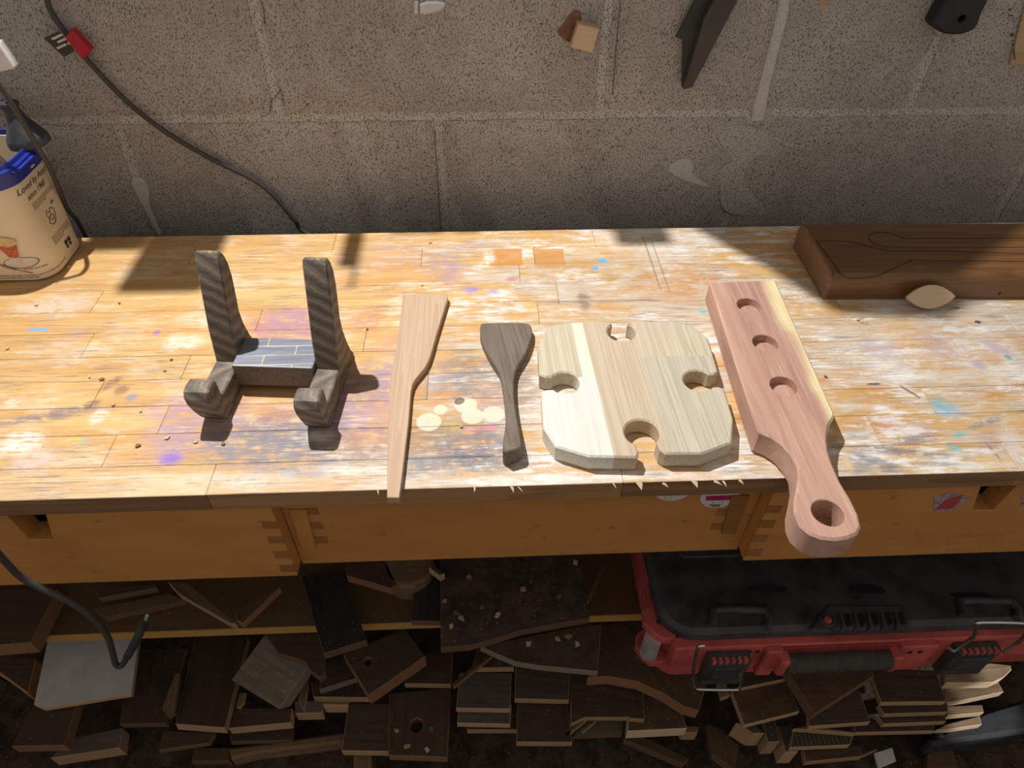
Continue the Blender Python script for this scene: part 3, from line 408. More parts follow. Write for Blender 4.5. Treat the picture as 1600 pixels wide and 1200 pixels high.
    (0.5408, 0.1624, 0.0096, 0.0257, 0.60, (0.35, 0.2, 0.36), 0.50, 0),
    (0.3413, 0.0470, 0.0179, 0.0108, 0.00, BLU, 0.50, 0),
    (0.3924, 0.0396, 0.0326, 0.0061, 0.12, GRY, 0.75, 0),
    (0.4695, 0.0586, 0.0335, 0.0048, 0.35, GRY, 0.70, 0),
    (0.3684, 0.0266, 0.0642, 0.0067, -0.17, GRY, 0.80, 0),
    (0.3273, 0.0131, 0.0172, 0.0177, 0.00, GRY, 0.60, 0),
    (0.3461, 0.0161, 0.0345, 0.0058, -0.50, GRY, 0.70, 0),
    (0.4018, 0.0104, 0.0345, 0.0036, -0.08, GRY, 0.60, 0),
    (0.4572, 0.0234, 0.0023, 0.0161, 0.10, GRY, 0.70, 0),
    (0.3534, 0.0063, 0.0114, 0.0057, 0.00, GRY, 0.80, 0),
    (0.3691, 0.0622, 0.0243, 0.0144, 0.00, RED, 0.35, 0),
    (0.3987, 0.0530, 0.0301, 0.0157, 0.00, PUR, 0.25, 0),
    (0.3187, 0.0134, 0.0057, 0.0100, 0.00, (0.75, 0.55, 0.25), 0.70, 0),
    (0.3621, 0.0462, 0.0084, 0.0154, 0.00, ORA, 0.40, 0),
    (0.5432, 0.2077, 0.0036, 0.0028, 0.00, (0.06, 0.08, 0.12), 0.95, 1),
    (0.3852, 0.1140, 0.0077, 0.0018, 0.00, (0.12, 0.1, 0.1), 0.90, 1),
    (0.4168, 0.1020, 0.0019, 0.0123, 0.60, (0.2, 0.13, 0.12), 0.80, 1),
    (0.4170, 0.2131, 0.0064, 0.0088, 0.00, (0.25, 0.12, 0.07), 0.70, 0),
    (0.4683, 0.0346, 0.0237, 0.0224, 0.00, PUR, 0.35, 0),
    (0.4816, 0.0263, 0.0176, 0.0291, 0.00, WHT, 0.50, 0),
    (0.5256, 0.1477, 0.0148, 0.0155, -0.50, ORA, 0.60, 0),
    (0.4537, 0.1402, 0.0093, 0.0096, -0.50, ORA, 0.40, 0),
    (0.4945, 0.0921, 0.0190, 0.0121, 0.00, ORA, 0.40, 0),
    (0.0746, 0.0078, 0.1456, 0.0056, 0.00, WHT, 0.60, 0),
    (0.1422, 0.0075, 0.0168, 0.0035, 0.00, GRY, 0.60, 0),
    (-0.2306, 0.0154, 0.0773, 0.0111, 0.00, WHT, 0.35, 0),
    (0.2166, 0.0098, 0.0170, 0.0043, 0.00, GRY, 0.60, 0),
    (-0.0567, 0.0781, 0.0120, 0.0117, 0.00, PALE, 0.72, 1),
    (-0.0464, 0.0937, 0.0067, 0.0067, 0.00, PALE, 0.72, 1),
    (-0.0158, 0.0841, 0.0109, 0.0107, 0.00, PALE, 0.72, 1),
    (0.0043, 0.0859, 0.0110, 0.0108, 0.00, PALE, 0.72, 1),
    (-0.0220, 0.0988, 0.0111, 0.0111, 0.00, PALE, 0.72, 1),
    (-0.0282, 0.1042, 0.0056, 0.0043, 0.70, SHADE, 0.80, 1),  # painted shadow inside the rim of a round mark
    (0.0003, 0.0688, 0.0072, 0.0040, 0.00, (0.75, 0.2, 0.42), 0.60, 0),
    (-0.0573, 0.0781, 0.0042, 0.0041, 0.00, (0.45, 0.5, 0.48), 0.70, 0),
    (0.0002, 0.0608, 0.0041, 0.0040, 0.00, GRY, 0.50, 0),
    (-0.0018, 0.0514, 0.0029, 0.0023, 0.00, GRY, 0.60, 1),
    (-0.0176, 0.0678, 0.0060, 0.0032, 0.00, (0.75, 0.4, 0.4), 0.50, 0),
    (-0.0000, 0.0513, 0.0035, 0.0031, 0.00, (0.3, 0.25, 0.2), 0.60, 0),
    (0.0550, 0.0416, 0.0081, 0.0105, 0.00, (0.55, 0.35, 0.2), 0.50, 0),
    (-0.0176, 0.0481, 0.0082, 0.0076, 0.00, (0.45, 0.33, 0.25), 0.50, 0)]
M['bench'] = bench_material()
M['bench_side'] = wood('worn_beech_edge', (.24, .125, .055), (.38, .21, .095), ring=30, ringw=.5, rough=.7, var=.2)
M['apron'] = wood('varnished_beech', (.48, .215, .058), (.60, .275, .08), ring=12, streak=.5, ringw=.25, rough=.42, bump=.12, var=.06, spec=.4, speck=.55)
M['apron_end'] = wood('varnished_end_grain', (.27, .115, .033), (.35, .155, .046), ring=40, rough=.5, var=.1)
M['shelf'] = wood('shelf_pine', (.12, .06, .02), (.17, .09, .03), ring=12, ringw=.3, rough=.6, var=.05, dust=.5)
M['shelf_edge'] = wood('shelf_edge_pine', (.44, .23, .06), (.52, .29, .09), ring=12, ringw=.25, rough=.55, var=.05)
# ---- things on the bench
def banded(name, c1, c2, c3, scale, rot, dist=.8, rough=.6):
    t = NT(name); v = t.mapping(t.objco(False), rot=rot)
    n = t.noise(t.mapping(v, (6, 20, 6)), 1, 4, .6); x = t.n('ShaderNodeSeparateXYZ', i0=v).outputs[0]
    f = t.math('PINGPONG', t.math('ADD', t.math('MULTIPLY', x, scale), t.math('MULTIPLY', n, dist)), 1.0) if scale > 160 else t.math('FRACT', t.math('ADD', t.math('MULTIPLY', x, scale), t.math('MULTIPLY', n, dist)))
    fine = t.noise(t.mapping(v, (400, 30, 400)), 1, 4, .6)
    col = t.mix(t.mapr(f, .0, .8), c1, c2); col = t.mix(t.mapr(f, .82, .95), col, c3); col = t.mix(t.mapr(fine, .45, .7, 0, .4), col, tuple(x * .45 for x in c1))
    return t.fin(col, rough, t.math('ADD', f, fine), .35, .001, .35)
M['stand'] = banded('weathered_grey_brown_wood', (.105, .083, .066), (.19, .15, .115), (.27, .20, .14), 170, (0, math.radians(58), 0), 7.0)
t = NT('blue_grey_stained_board'); v = t.objco(False); br = t.n('ShaderNodeTexBrick'); t.set(br.inputs['Vector'], t.mapping(v, (1, 1, 1), loc=(.012, .004, 0)))
br.inputs['Color1'].default_value = (.19, .22, .29, 1); br.inputs['Color2'].default_value = (.27, .29, .34, 1); br.inputs['Mortar'].default_value = (.62, .50, .32, 1)
br.inputs['Scale'].default_value = 1; br.inputs['Brick Width'].default_value = .058; br.inputs['Row Height'].default_value = .0135; br.inputs['Mortar Size'].default_value = .0007; br.inputs['Mortar Smooth'].default_value = .3
n = t.noise(t.mapping(v, (30, 300, 30)), 1, 5, .6); M['cross'] = t.fin(t.mix(t.mapr(n, .35, .7, 0, .6), br.outputs[0], (.12, .11, .11)), .45, n, .2, .001, .4)
M['ash'] = wood('light_ash_wood', (.40, .265, .165), (.58, .42, .285), ring=60, ringw=.35, streak=.55, rough=.65, var=0, rot=(0, 0, math.radians(90)))
M['walnut'] = wood('dark_greyish_walnut', (.10, .077, .058), (.215, .168, .127), ring=90, ringw=.4, streak=.9, rough=.6, var=0, rot=(0, 0, math.radians(82)))
for nm, a, b in [('a', (.42, .36, .24), (.60, .53, .40)), ('b', (.66, .61, .45), (.76, .72, .57)), ('c', (.44, .34, .23), (.58, .47, .34)), ('d', (.40, .345, .25), (.56, .50, .385)), ('e', (.46, .37, .26), (.60, .50, .375)), ('f', (.60, .57, .49), (.74, .715, .64))]:
    M['stave_' + nm] = wood('acacia_stave_' + nm, a, b, ring=95, ringw=.6, streak=.9, rough=.6, var=0, rot=(0, 0, math.radians(88)))
t = NT('two_tone_red_hardwood'); v = t.objco(False); s_ = t.n('ShaderNodeSeparateXYZ', i0=v)
fine = t.noise(t.mapping(v, (420, 14, 420)), 1, 5, .6); broad = t.noise(t.mapping(v, (30, 2.2, 30)), 1, 4, .55, .4); wv = t.noise(v, 14, 3, .5)
col = t.mix(t.mapr(broad, .35, .68), (.52, .31, .225), (.33, .165, .135)); col = t.mix(t.mapr(fine, .45, .75, 0, .45), col, (.68, .48, .38))
pk = t.noise(t.mapping(v, (18, 6, 18), loc=(5, 2, 0)), 1, 3, .5); col = t.mix(t.mapr(pk, .55, .7, 0, .55), col, (.36, .22, .21))
edge = t.math('ADD', s_.outputs[0], t.math('MULTIPLY', t.math('SUBTRACT', wv, .5), .03))
sap = t.math('MULTIPLY', t.mapr(t.math('ADD', edge, t.math('MULTIPLY', s_.outputs[1], -.02)), .016, .030), t.mapr(s_.outputs[1], -.125, -.075))
col = t.mix(sap, col, t.mix(t.mapr(fine, .4, .7), (.72, .58, .31), (.80, .68, .43)))
M['paddle'] = t.fin(col, .62, fine, .25, .001, .35)
M['teak'] = wood('oiled_brown_wood', (.12, .052, .018), (.235, .112, .04), ring=16, ringw=.4, rough=.33, var=0, spec=.5)
M['teak_end'] = wood('oiled_end_grain', (.20, .10, .055), (.30, .17, .10), ring=50, rough=.5, var=0)
M['line'] = plain('burnt_line', (.03, .012, .008), .7)
M['birch'] = wood('pale_birch', (.62, .45, .28), (.70, .53, .35), ring=60, ringw=.2, rough=.65, var=.05)
# ---- scraps
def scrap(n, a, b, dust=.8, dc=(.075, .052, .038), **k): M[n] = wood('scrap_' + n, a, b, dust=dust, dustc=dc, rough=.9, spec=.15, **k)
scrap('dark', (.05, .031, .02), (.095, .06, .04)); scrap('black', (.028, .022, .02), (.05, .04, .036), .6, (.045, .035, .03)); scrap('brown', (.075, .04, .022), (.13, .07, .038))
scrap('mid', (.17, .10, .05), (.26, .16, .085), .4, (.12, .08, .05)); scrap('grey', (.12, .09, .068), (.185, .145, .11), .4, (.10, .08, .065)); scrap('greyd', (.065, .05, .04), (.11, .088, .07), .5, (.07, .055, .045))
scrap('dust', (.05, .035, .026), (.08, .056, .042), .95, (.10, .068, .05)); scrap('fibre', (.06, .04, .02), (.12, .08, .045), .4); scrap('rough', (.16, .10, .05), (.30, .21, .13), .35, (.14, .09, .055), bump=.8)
M['groove'] = banded('grooved_decking_wood', (.05, .034, .024), (.11, .075, .05), (.03, .02, .014), 150, (0, 0, 0), .05, .9)
for n, a, b in [('cut', (.36, .22, .115), (.46, .30, .17)), ('cutred', (.21, .10, .05), (.28, .145, .08)), ('cutorange', (.42, .20, .06), (.5, .26, .09)), ('cutbrown', (.13, .075, .042), (.19, .11, .065)), ('cutgrey', (.19, .15, .11), (.26, .21, .16)), ('cutpale', (.48, .34, .2), (.6, .46, .31))]:
    M[n] = wood('sawn_' + n, a, b, ring=60, ringw=.3, rough=.85, spec=.2, var=.18)
t = NT('dusty_white_paint'); n = t.noise(t.objco(), 30, 6, .7); M['white'] = t.fin(t.mix(t.mapr(n, .35, .7), (.50, .47, .44), (.60, .57, .55)), .7, n, .15, .001, .3)
# ---- plastics, metal, paper
M['red'] = plain('red_plastic', (.47, .08, .065), .65, noise=.25, scale=25); M['blk'] = plain('black_plastic', (.042, .041, .04), .6, noise=.45, scale=30); M['blk2'] = plain('dusty_black_rubber', (.05, .043, .036), .8, noise=.3, scale=90)
M['void'] = plain('deep_black', (.006, .006, .007), .8); M['steel'] = plain('bright_steel', (.62, .61, .6), .28, metal=1); M['alu'] = plain('aluminium', (.62, .62, .63), .4, metal=.6)
M['cablegrey'] = plain('grey_cable_sheath', (.062, .058, .054), .55); M['cablelight'] = plain('light_grey_cable', (.12, .125, .135), .45)
M['plug'] = plain('grey_black_plug_rubber', (.035, .039, .044), .55, noise=.4, scale=50); M['whiteplastic'] = plain('white_plastic', (.75, .73, .70), .4)
M['blue'] = plain('blue_plastic', (.018, .035, .32), .35, noise=.08); M['tubcream'] = plain('cream_printed_plastic', (.78, .68, .50), .42, noise=.08, scale=14)
M['ink'] = plain('dark_brown_ink', (.05, .028, .02), .6); M['glassink'] = plain('print_glass_white', (.72, .66, .58), .5); M['redink'] = plain('print_red', (.56, .13, .07), .5, noise=.35, scale=300); M['creamink'] = plain('print_cream', (.70, .50, .28), .5, noise=.2, scale=200); M['brownink'] = plain('print_brown', (.30, .18, .13), .5)
M['paper'] = plain('cream_paper', (.62, .55, .42), .8); M['hose'] = plain('brown_grey_rubber', (.10, .08, .065), .6, noise=.3)
M['redtag'] = plain('red_tag', (.48, .012, .022), .5); M['darkred'] = plain('dark_red_plastic', (.24, .022, .022), .6); M['tag'] = plain('dark_olive_tag', (.055, .042, .024), .5); M['tagink'] = plain('tag_print', (.66, .60, .52), .6)
M['darkmetal'] = plain('dark_grey_metal', (.026, .026, .022), .5, noise=.3); M['darkmetal2'] = plain('brown_grey_metal', (.06, .05, .041), .5, noise=.2)
M['rubber'] = plain('black_rubber', (.018, .018, .02), .7, noise=.4); M['sticker'] = plain('white_sticker', (.62, .60, .60), .4, noise=.03); M['magenta'] = plain('magenta_print', (.42, .02, .09), .4); M['yellow'] = plain('yellow_print', (.70, .52, .03), .4)
M['pinklabel'] = plain('red_label', (.42, .055, .05), .6); M['lilac'] = plain('torn_lilac_paper', (.34, .24, .28), .8, noise=.4, scale=200); M['ruler'] = wood('boxwood_ruler', (.42, .27, .14), (.52, .36, .2), ring=40, rough=.6, var=0)
M['stain'] = plain('brown_stain', (.20, .095, .05), .9, noise=.4)

# ------------------------------------------------------------------ mesh helpers
def empty(name, loc, label=None, cat=None, group=None, rotz=0):
    o = bpy.data.objects.new(name, None); o.empty_display_size = .02; C.objects.link(o); o.location = loc; o.rotation_euler.z = rotz
    if label: tag(o, label, cat, group)
    return o
def tag(o, label, cat, group=None, kind=None):
    if label: o['label'] = label
    if cat: o['category'] = cat
    if group: o['group'] = group
    if kind: o['kind'] = kind
    return o
def wloc(p):
    v = Vector((0, 0, 0))
    while p is not None: v = v + Vector(p.location); p = p.parent
    return v
def obj(name, bm, mat, parent=None, origin=None, smooth=False):
    """bm in world metres; becomes one mesh object, origin at its base or at `origin`."""
    bmesh.ops.recalc_face_normals(bm, faces=bm.faces[:])
    if origin is None:
        xs = [v.co for v in bm.verts]; lo = Vector([min(c[i] for c in xs) for i in range(3)]); hi = Vector([max(c[i] for c in xs) for i in range(3)])
        origin = Vector(((lo.x + hi.x) / 2, (lo.y + hi.y) / 2, lo.z))
    origin = Vector(origin)
    for v in bm.verts: v.co -= origin
    me = bpy.data.meshes.new(name); bm.to_mesh(me); bm.free()
    for m in (mat if isinstance(mat, (list, tuple)) else [mat]): me.materials.append(M[m] if isinstance(m, str) else m)
    if smooth:
        for p in me.polygons: p.use_smooth = True
    o = bpy.data.objects.new(name, me); C.objects.link(o)
    o.location = origin - wloc(parent)
    if parent is not None: o.parent = parent
    return o
def struct(o): o['kind'] = 'structure'; return o
def autosmooth(o, deg=35):
    me = o.data
    for p in me.polygons: p.use_smooth = True
    bm = bmesh.new(); bm.from_mesh(me)
    for e in bm.edges:
        if len(e.link_faces) == 2 and e.calc_face_angle(0) > math.radians(deg): e.smooth = False
    bm.to_mesh(me); bm.free(); return o
def box(x0, x1, y0, y1, z0, z1, bev=0, seg=1, bm=None):
    b2 = bmesh.new(); r = bmesh.ops.create_cube(b2, size=1)
    for v in b2.verts: v.co = Vector(((x0 + x1) / 2 + v.co.x * (x1 - x0), (y0 + y1) / 2 + v.co.y * (y1 - y0), (z0 + z1) / 2 + v.co.z * (z1 - z0)))
    if bev: bmesh.ops.bevel(b2, geom=b2.edges[:], offset=bev, segments=seg, affect='EDGES', profile=.6)
    return b2
def inset(poly, d):
    n = len(poly); a = sum(poly[i][0] * poly[(i + 1) % n][1] - poly[(i + 1) % n][0] * poly[i][1] for i in range(n)); s = 1 if a > 0 else -1
    out = []
    for i in range(n):
        p0, p1, p2 = Vector(poly[i - 1][:2]), Vector(poly[i][:2]), Vector(poly[(i + 1) % n][:2])
        e1, e2 = (p1 - p0), (p2 - p1)
        if e1.length < 1e-9 or e2.length < 1e-9: out.append(tuple(p1)); continue
        e1.normalize(); e2.normalize(); n1, n2 = Vector((-e1.y, e1.x)) * s, Vector((-e2.y, e2.x)) * s
        m = n1 + n2
        if m.length < 1e-6: m = n1
        m.normalize(); k = max(.45, m.dot(n1)); out.append(tuple(p1 + m * (d / k)))
    return out
def smoothpoly(poly, it=1, keep=()):
    for _ in range(it):
        q = []
        for i in range(len(poly)):
            a, b2 = poly[i], poly[(i + 1) % len(poly)]
            q.append(tuple(a[k] * .75 + b2[k] * .25 for k in range(len(a)))); q.append(tuple(a[k] * .25 + b2[k] * .75 for k in range(len(a))))
        poly = q
    return poly
def slab(poly, z0, z1, ch=0.0, cb=0.0, through=(), recess=(), axis=2, zt=None):
    """prism of a traced outline with chamfered rims, through holes (x,y,r) and blind recesses (x,y,r,depth)."""
    bm = bmesh.new()
    ft = zt if zt else (lambda x, y: z1)
    def ring(pts, zf): return [bm.verts.new((x, y, zf(x, y) if callable(zf) else zf)) for x, y in pts]
    def skin(a, b2):
        n = len(a)
        for i in range(n): bm.faces.new((a[i], a[(i + 1) % n], b2[(i + 1) % n], b2[i]))
    def cap(loops):
        es = []
        for l in loops:
            for i in range(len(l)):
                e = bm.edges.get((l[i], l[(i + 1) % len(l)])) or bm.edges.new((l[i], l[(i + 1) % len(l)])); es.append(e)
        bmesh.ops.triangle_fill(bm, use_beauty=True, use_dissolve=False, edges=es)
    circ = lambda x, y, r, k=28: [(x + r * math.cos(2 * math.pi * i / k), y + r * math.sin(2 * math.pi * i / k)) for i in range(k)]
    poly = [tuple(p[:2]) for p in poly]
    rb0 = ring(inset(poly, cb), z0) if cb else ring(poly, z0); rb = ring(poly, z0 + cb) if cb else rb0
    if cb: skin(rb0, rb)
    rt = ring(poly, (lambda x, y: ft(x, y) - ch)) ; skin(rb, rt)
    rt2 = rt
    if ch: rt2 = ring(inset(poly, ch), ft); skin(rt, rt2)
    tops, bots = [rt2], [rb0]
    for (x, y, r) in through:
        a = ring(circ(x, y, r + .0008), ft); a2 = ring(circ(x, y, r), lambda x, y: ft(x, y) - .0008); b2 = ring(circ(x, y, r), z0); skin(a, a2); skin(a2, b2); tops.append(a); bots.append(b2)
    for (x, y, r, dp) in recess:
        a = ring(circ(x, y, r + .0005), ft); a2 = ring(circ(x, y, r), lambda x, y: ft(x, y) - .0006); b2 = ring(circ(x, y, r), lambda x, y: ft(x, y) - dp); skin(a, a2); skin(a2, b2); bm.faces.new(b2); tops.append(a)
    cap(tops); cap(bots)
    return bm
def xform(bm, M4): bmesh.ops.transform(bm, matrix=M4, verts=bm.verts[:]); return bm
def wallslab(poly_xz, y_front, thick, ch=0.0, through=()):
    """outline in the wall plane (x, z), facing the room (-y)."""
    bm = slab(poly_xz, 0, thick, ch, 0, through)
    return xform(bm, Matrix(((1, 0, 0, 0), (0, 0, -1, y_front + thick), (0, 1, 0, 0), (0, 0, 0, 1))))
def tube(pts, r, seg=8, bm=None, close=False):
    bm = bm or bmesh.new(); pts = [Vector(p) for p in pts]; rings = []; n = len(pts); up = Vector((0, 0, 1)); prev = None
    for i, p in enumerate(pts):
        d = (pts[min(i + 1, n - 1)] - pts[max(i - 1, 0)]).normalized()
        a = prev if prev is not None else (up if abs(d.z) < .9 else Vector((1, 0, 0)))
        a = (a - d * a.dot(d)).normalized(); prev = a; b2 = d.cross(a); rr = r[i] if isinstance(r, (list, tuple)) else r
        rings.append([bm.verts.new(p + a * (rr * math.cos(2 * math.pi * k / seg)) + b2 * (rr * math.sin(2 * math.pi * k / seg))) for k in range(seg)])
    for i in range(n - 1):
        for k in range(seg): bm.faces.new((rings[i][k], rings[i][(k + 1) % seg], rings[i + 1][(k + 1) % seg], rings[i + 1][k]))
    bm.faces.new(rings[0]); bm.faces.new(rings[-1]); return bm
def spline(pts, k=6):
    P = [Vector(p) for p in pts]; P = [P[0] * 2 - P[1]] + P + [P[-1] * 2 - P[-2]]; out = []
    for i in range(1, len(P) - 2):
        for j in range(k):
            s = j / k; a, b2, c, d = P[i - 1:i + 3]
            out.append(.5 * ((2 * b2) + (c - a) * s + (2 * a - 5 * b2 + 4 * c - d) * s * s + (3 * b2 - a - 3 * c + d) * s ** 3))
    out.append(P[-2]); return out
def lathe(prof, seg=32, origin=(0, 0, 0), axis=(0, 0, 1)):
    bm = bmesh.new(); rings = []
    for r, z in prof: rings.append([bm.verts.new((r * math.cos(2 * math.pi * k / seg), r * math.sin(2 * math.pi * k / seg), z)) for k in range(seg)])
    for i in range(len(rings) - 1):
        for k in range(seg): bm.faces.new((rings[i][k], rings[i][(k + 1) % seg], rings[i + 1][(k + 1) % seg], rings[i + 1][k]))
    bm.faces.new(rings[0]); bm.faces.new(rings[-1])
    return xform(bm, Matrix.Translation(Vector(origin)) @ Vector((0, 0, 1)).rotation_difference(Vector(axis).normalized()).to_matrix().to_4x4())
def ellipse(cx, cy, rx, ry, k=24): return [(cx + rx * math.cos(2 * math.pi * i / k), cy + ry * math.sin(2 * math.pi * i / k)) for i in range(k)]
def textmesh(s, size, shear=0.0):
    cu = bpy.data.curves.new('lettering', 'FONT'); cu.body = s; cu.size = size; cu.shear = shear; cu.resolution_u = 3
    o = bpy.data.objects.new('lettering', cu); C.objects.link(o); dg = bpy.context.evaluated_depsgraph_get()
    me = bpy.data.meshes.new_from_object(o.evaluated_get(dg)); bm = bmesh.new(); bm.from_mesh(me)
    bpy.data.objects.remove(o, do_unlink=True); bpy.data.meshes.remove(me); return bm

# ================================================================== THE SETTING
fl = struct(obj('floor', box(-2.2, 2.2, -2.2, WY + .2, FLOOR - .05, FLOOR), 'floor'))
wall = struct(obj('wall_back', box(-1.8, 2.0, WY, WY + .2, FLOOR, 1.5), 'mortar'))
def rough_block(x0, x1, z0, z1, seed):
    rnd = random.Random(seed); bm = bmesh.new(); nx, nz = 20, 10; g = {}
    for i in range(nx + 1):
        for j in range(nz + 1):
            ed = i in (0, nx) or j in (0, nz)
            x = x0 + (x1 - x0) * i / nx; z = z0 + (z1 - z0) * j / nz
            jx, jz = (rnd.uniform(-.0012, .0012) for _ in range(2))
            g[i, j] = bm.verts.new((x + jx, WY - (.0012 if ed else .0032) + rnd.uniform(-.0004, .0004), z + jz))
    for i in range(nx):
        for j in range(nz): bm.faces.new((g[i, j], g[i + 1, j], g[i + 1, j + 1], g[i, j + 1]))
    rim = [g[i, 0] for i in range(nx + 1)] + [g[nx, j] for j in range(1, nz + 1)] + [g[i, nz] for i in range(nx - 1, -1, -1)] + [g[0, j] for j in range(nz - 1, 0, -1)]
    bk = [bm.verts.new((v.co.x, WY + .01, v.co.z)) for v in rim]; n = len(rim)
    for i in range(n): bm.faces.new((rim[i], rim[(i + 1) % n], bk[(i + 1) % n], bk[i]))
    bm.faces.new(bk); return bm
sd = 0
for ci, z0 in enumerate((-.2825, -.0825, .1175, .3175, .5175)):
    off = -.455 if ci % 2 else -.252
    for k in range(-3, 6):
        x0 = off + .4 * k; sd += 1
        if x0 < -1.5 or x0 + .4 > 1.75: continue
        g = .0058
        autosmooth(obj('block', rough_block(x0 + g, x0 + .4 - g, z0 + g, z0 + .2 - g, sd), 'block', wall), 50)
obj('mortar_smear', wallslab(D['stripe'], WY - .0062, .006, .0018), 'plaster', wall)
obj('plaster_patch', wallslab(smoothpoly(D['patch'], 2), WY - .0038, .0036, .0008), 'patch', wall)
obj('plaster_patch', wallslab(smoothpoly(D['spall'], 1), WY - .005, .005, .0012), 'plaster', wall)
obj('plaster_patch', wallslab(smoothpoly([(-0.4628, 0.0419), (-0.4458, 0.0416), (-0.4432, 0.0227), (-0.4523, 0.0015), (-0.4512, -0.028), (-0.4505, -0.0451), (-0.4571, -0.045), (-0.4602, 0.0016), (-0.4633, 0.0195)], 1), WY - .006, .006, .0015), 'plaster', wall)
obj('plaster_smear', wallslab(smoothpoly(D['smear'], 1), WY - .007, .007, .002), 'sticker', wall)
obj('plaster_smear', wallslab(D['smear2'], WY - .007, .007, .001), 'sticker', wall)
obj('paper_scrap', wallslab(D['paper'], WY - .0036, .003), 'ruler', wall)
for pts in [[(-0.2422, 0.2499), (-0.2414, 0.2402), (-0.2433, 0.2253)], [(-0.2618, 0.1238), (-0.2577, 0.1385), (-0.2449, 0.15), (-0.242, 0.1542)], [(-0.2423, 0.1528), (-0.2421, 0.1325)], [(0.1602, 0.2483), (0.161, 0.1968), (0.1626, 0.1448)], [(-0.0604, 0.1001), (-0.0609, 0.048), (-0.0616, -0.005), (-0.062, -0.0525)]]:
    obj('crack', tube([(x, WY - .0030, z) for x, z in pts], .00035, 5), 'void', wall)

# ================================================================== THE WORKBENCH
bench = empty('workbench', (0, .2, FLOOR), 'wooden workbench with a paint stained top of long staves and dovetailed drawer fronts', 'workbench')
ROWS = [0, .034, .072, .108, .145, .181, .220, .257, .298, .337, .375, BD]
JOINS = [[-.60, -.242, .115, .47], [-.342, .02, .36], [-.62, -.306, .06, .43], [-.381, -.06, .27], [-.55, -.307, .12, .5], [-.42, -.13, .22, .58], [-.6, -.25, .058, .40], [-.44, .083, .33], [-.58, -.2, .0406, .44], [-.36, -.078, .061, .39], [-.5, -.19, .14, .52]]
for i in range(11):
    xs = [-.92] + JOINS[i] + [.76, 1.05]
    for a, c in zip(xs, xs[1:]):
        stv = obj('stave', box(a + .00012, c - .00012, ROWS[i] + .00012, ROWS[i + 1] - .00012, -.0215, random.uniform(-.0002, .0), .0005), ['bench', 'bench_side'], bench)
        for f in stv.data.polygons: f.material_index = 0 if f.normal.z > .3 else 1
for (x, wdt, dp, zz, an) in [(-0.0964, 0.003, 0.006, -0.001, 0.2), (-0.0136, 0.004, 0.006, -0.001, -0.2), (0.0185, 0.006, 0.008, -0.0015, 0.3), (0.0251, 0.003, 0.007, -0.003, 0.8), (0.1071, 0.003, 0.006, -0.002, 0.5), (0.1293, 0.012, 0.01, -0.001, 0.2), (0.1515, 0.006, 0.007, -0.003, 0.9), (0.1782, 0.01, 0.008, -0.002, 0.3), (0.1971, 0.007, 0.009, -0.002, 1.2), (0.2038, 0.005, 0.007, -0.003, 0.4), (0.2183, 0.006, 0.006, -0.002, 0.7)]:
    b2 = slab([(-wdt * .35, dp * .3), (wdt * .1, dp * .35), (wdt * .2, -dp * .1), (0, -dp * .6)], 0, .0008, .0002); xform(b2, Matrix.Translation((x, -.001, zz)) @ Matrix.Rotation(an, 4, 'Z') @ Matrix.Rotation(.5, 4, 'X')); obj('splinter', b2, 'birch', bench)
ZD = -.1385
dl = obj('drawer_front', wallslab([(-.92, -.0225)] + [(-.4206, -.0225), (-.419, -.0622), (-.3984, -.0634), (-.387, -.0225)] + [(-.1938, -.0225), (-.194, ZD), (-.92, ZD)], .003, .02, .0006), 'apron', bench)
dr = obj('drawer_front', wallslab([(.2556, -.0235), (.4468, -.0235), (.4572, -.0624), (.4776, -.0634), (.4814, -.0235), (1.05, -.0235), (1.05, ZD), (.255, ZD)], .003, .02, .0006), 'apron', bench)
for x0, x1 in ((-.4206, -.387), (.4468, .4814)): obj('drawer_shade', box(x0 - .02, x1 + .02, .05, .055, -.12, -.023), 'void', bench)  # black sheets stand in for the shade behind the pull notches
obj('drawer_side', box(-.2125, -.1942, .0232, .40, ZD + .001, -.024, .0005), 'apron', dl); obj('drawer_side', box(.2556, .274, .0232, .40, ZD + .001, -.024, .0005), 'apron', dr)
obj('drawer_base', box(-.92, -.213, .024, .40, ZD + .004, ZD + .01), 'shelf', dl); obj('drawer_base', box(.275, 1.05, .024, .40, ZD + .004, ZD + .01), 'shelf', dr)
ap = obj('apron', box(-.1935, .255, .02, .04, -.1445, -.022, .0006), 'apron', bench)
for p in D['pinsL']: obj('dovetail_pin', wallslab(p, .0026, .001), 'apron_end', dl)
for p in D['pinsR']: obj('dovetail_pin', wallslab(p, .0026, .001), 'apron_end', dr)
for p in D['pinsC1'] + D['pinsC2']: obj('dovetail_pin', wallslab(p, .0196, .001), 'apron_end', ap)
obj('drawer_runner', wallslab(D['rail1'][:1] + D['rail1'][1:], .0175, .004, .0004), 'apron', ap); obj('drawer_runner', wallslab(D['rail2'], .0175, .004, .0004), 'apron_end', ap)
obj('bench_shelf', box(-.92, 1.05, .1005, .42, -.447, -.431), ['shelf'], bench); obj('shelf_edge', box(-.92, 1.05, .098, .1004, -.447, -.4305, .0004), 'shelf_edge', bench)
for x in (-.92, .99):
    for y in (.03, .35): obj('leg', box(x, x + .06, y, y + .06, FLOOR, -.0218, .002), 'apron', bench)
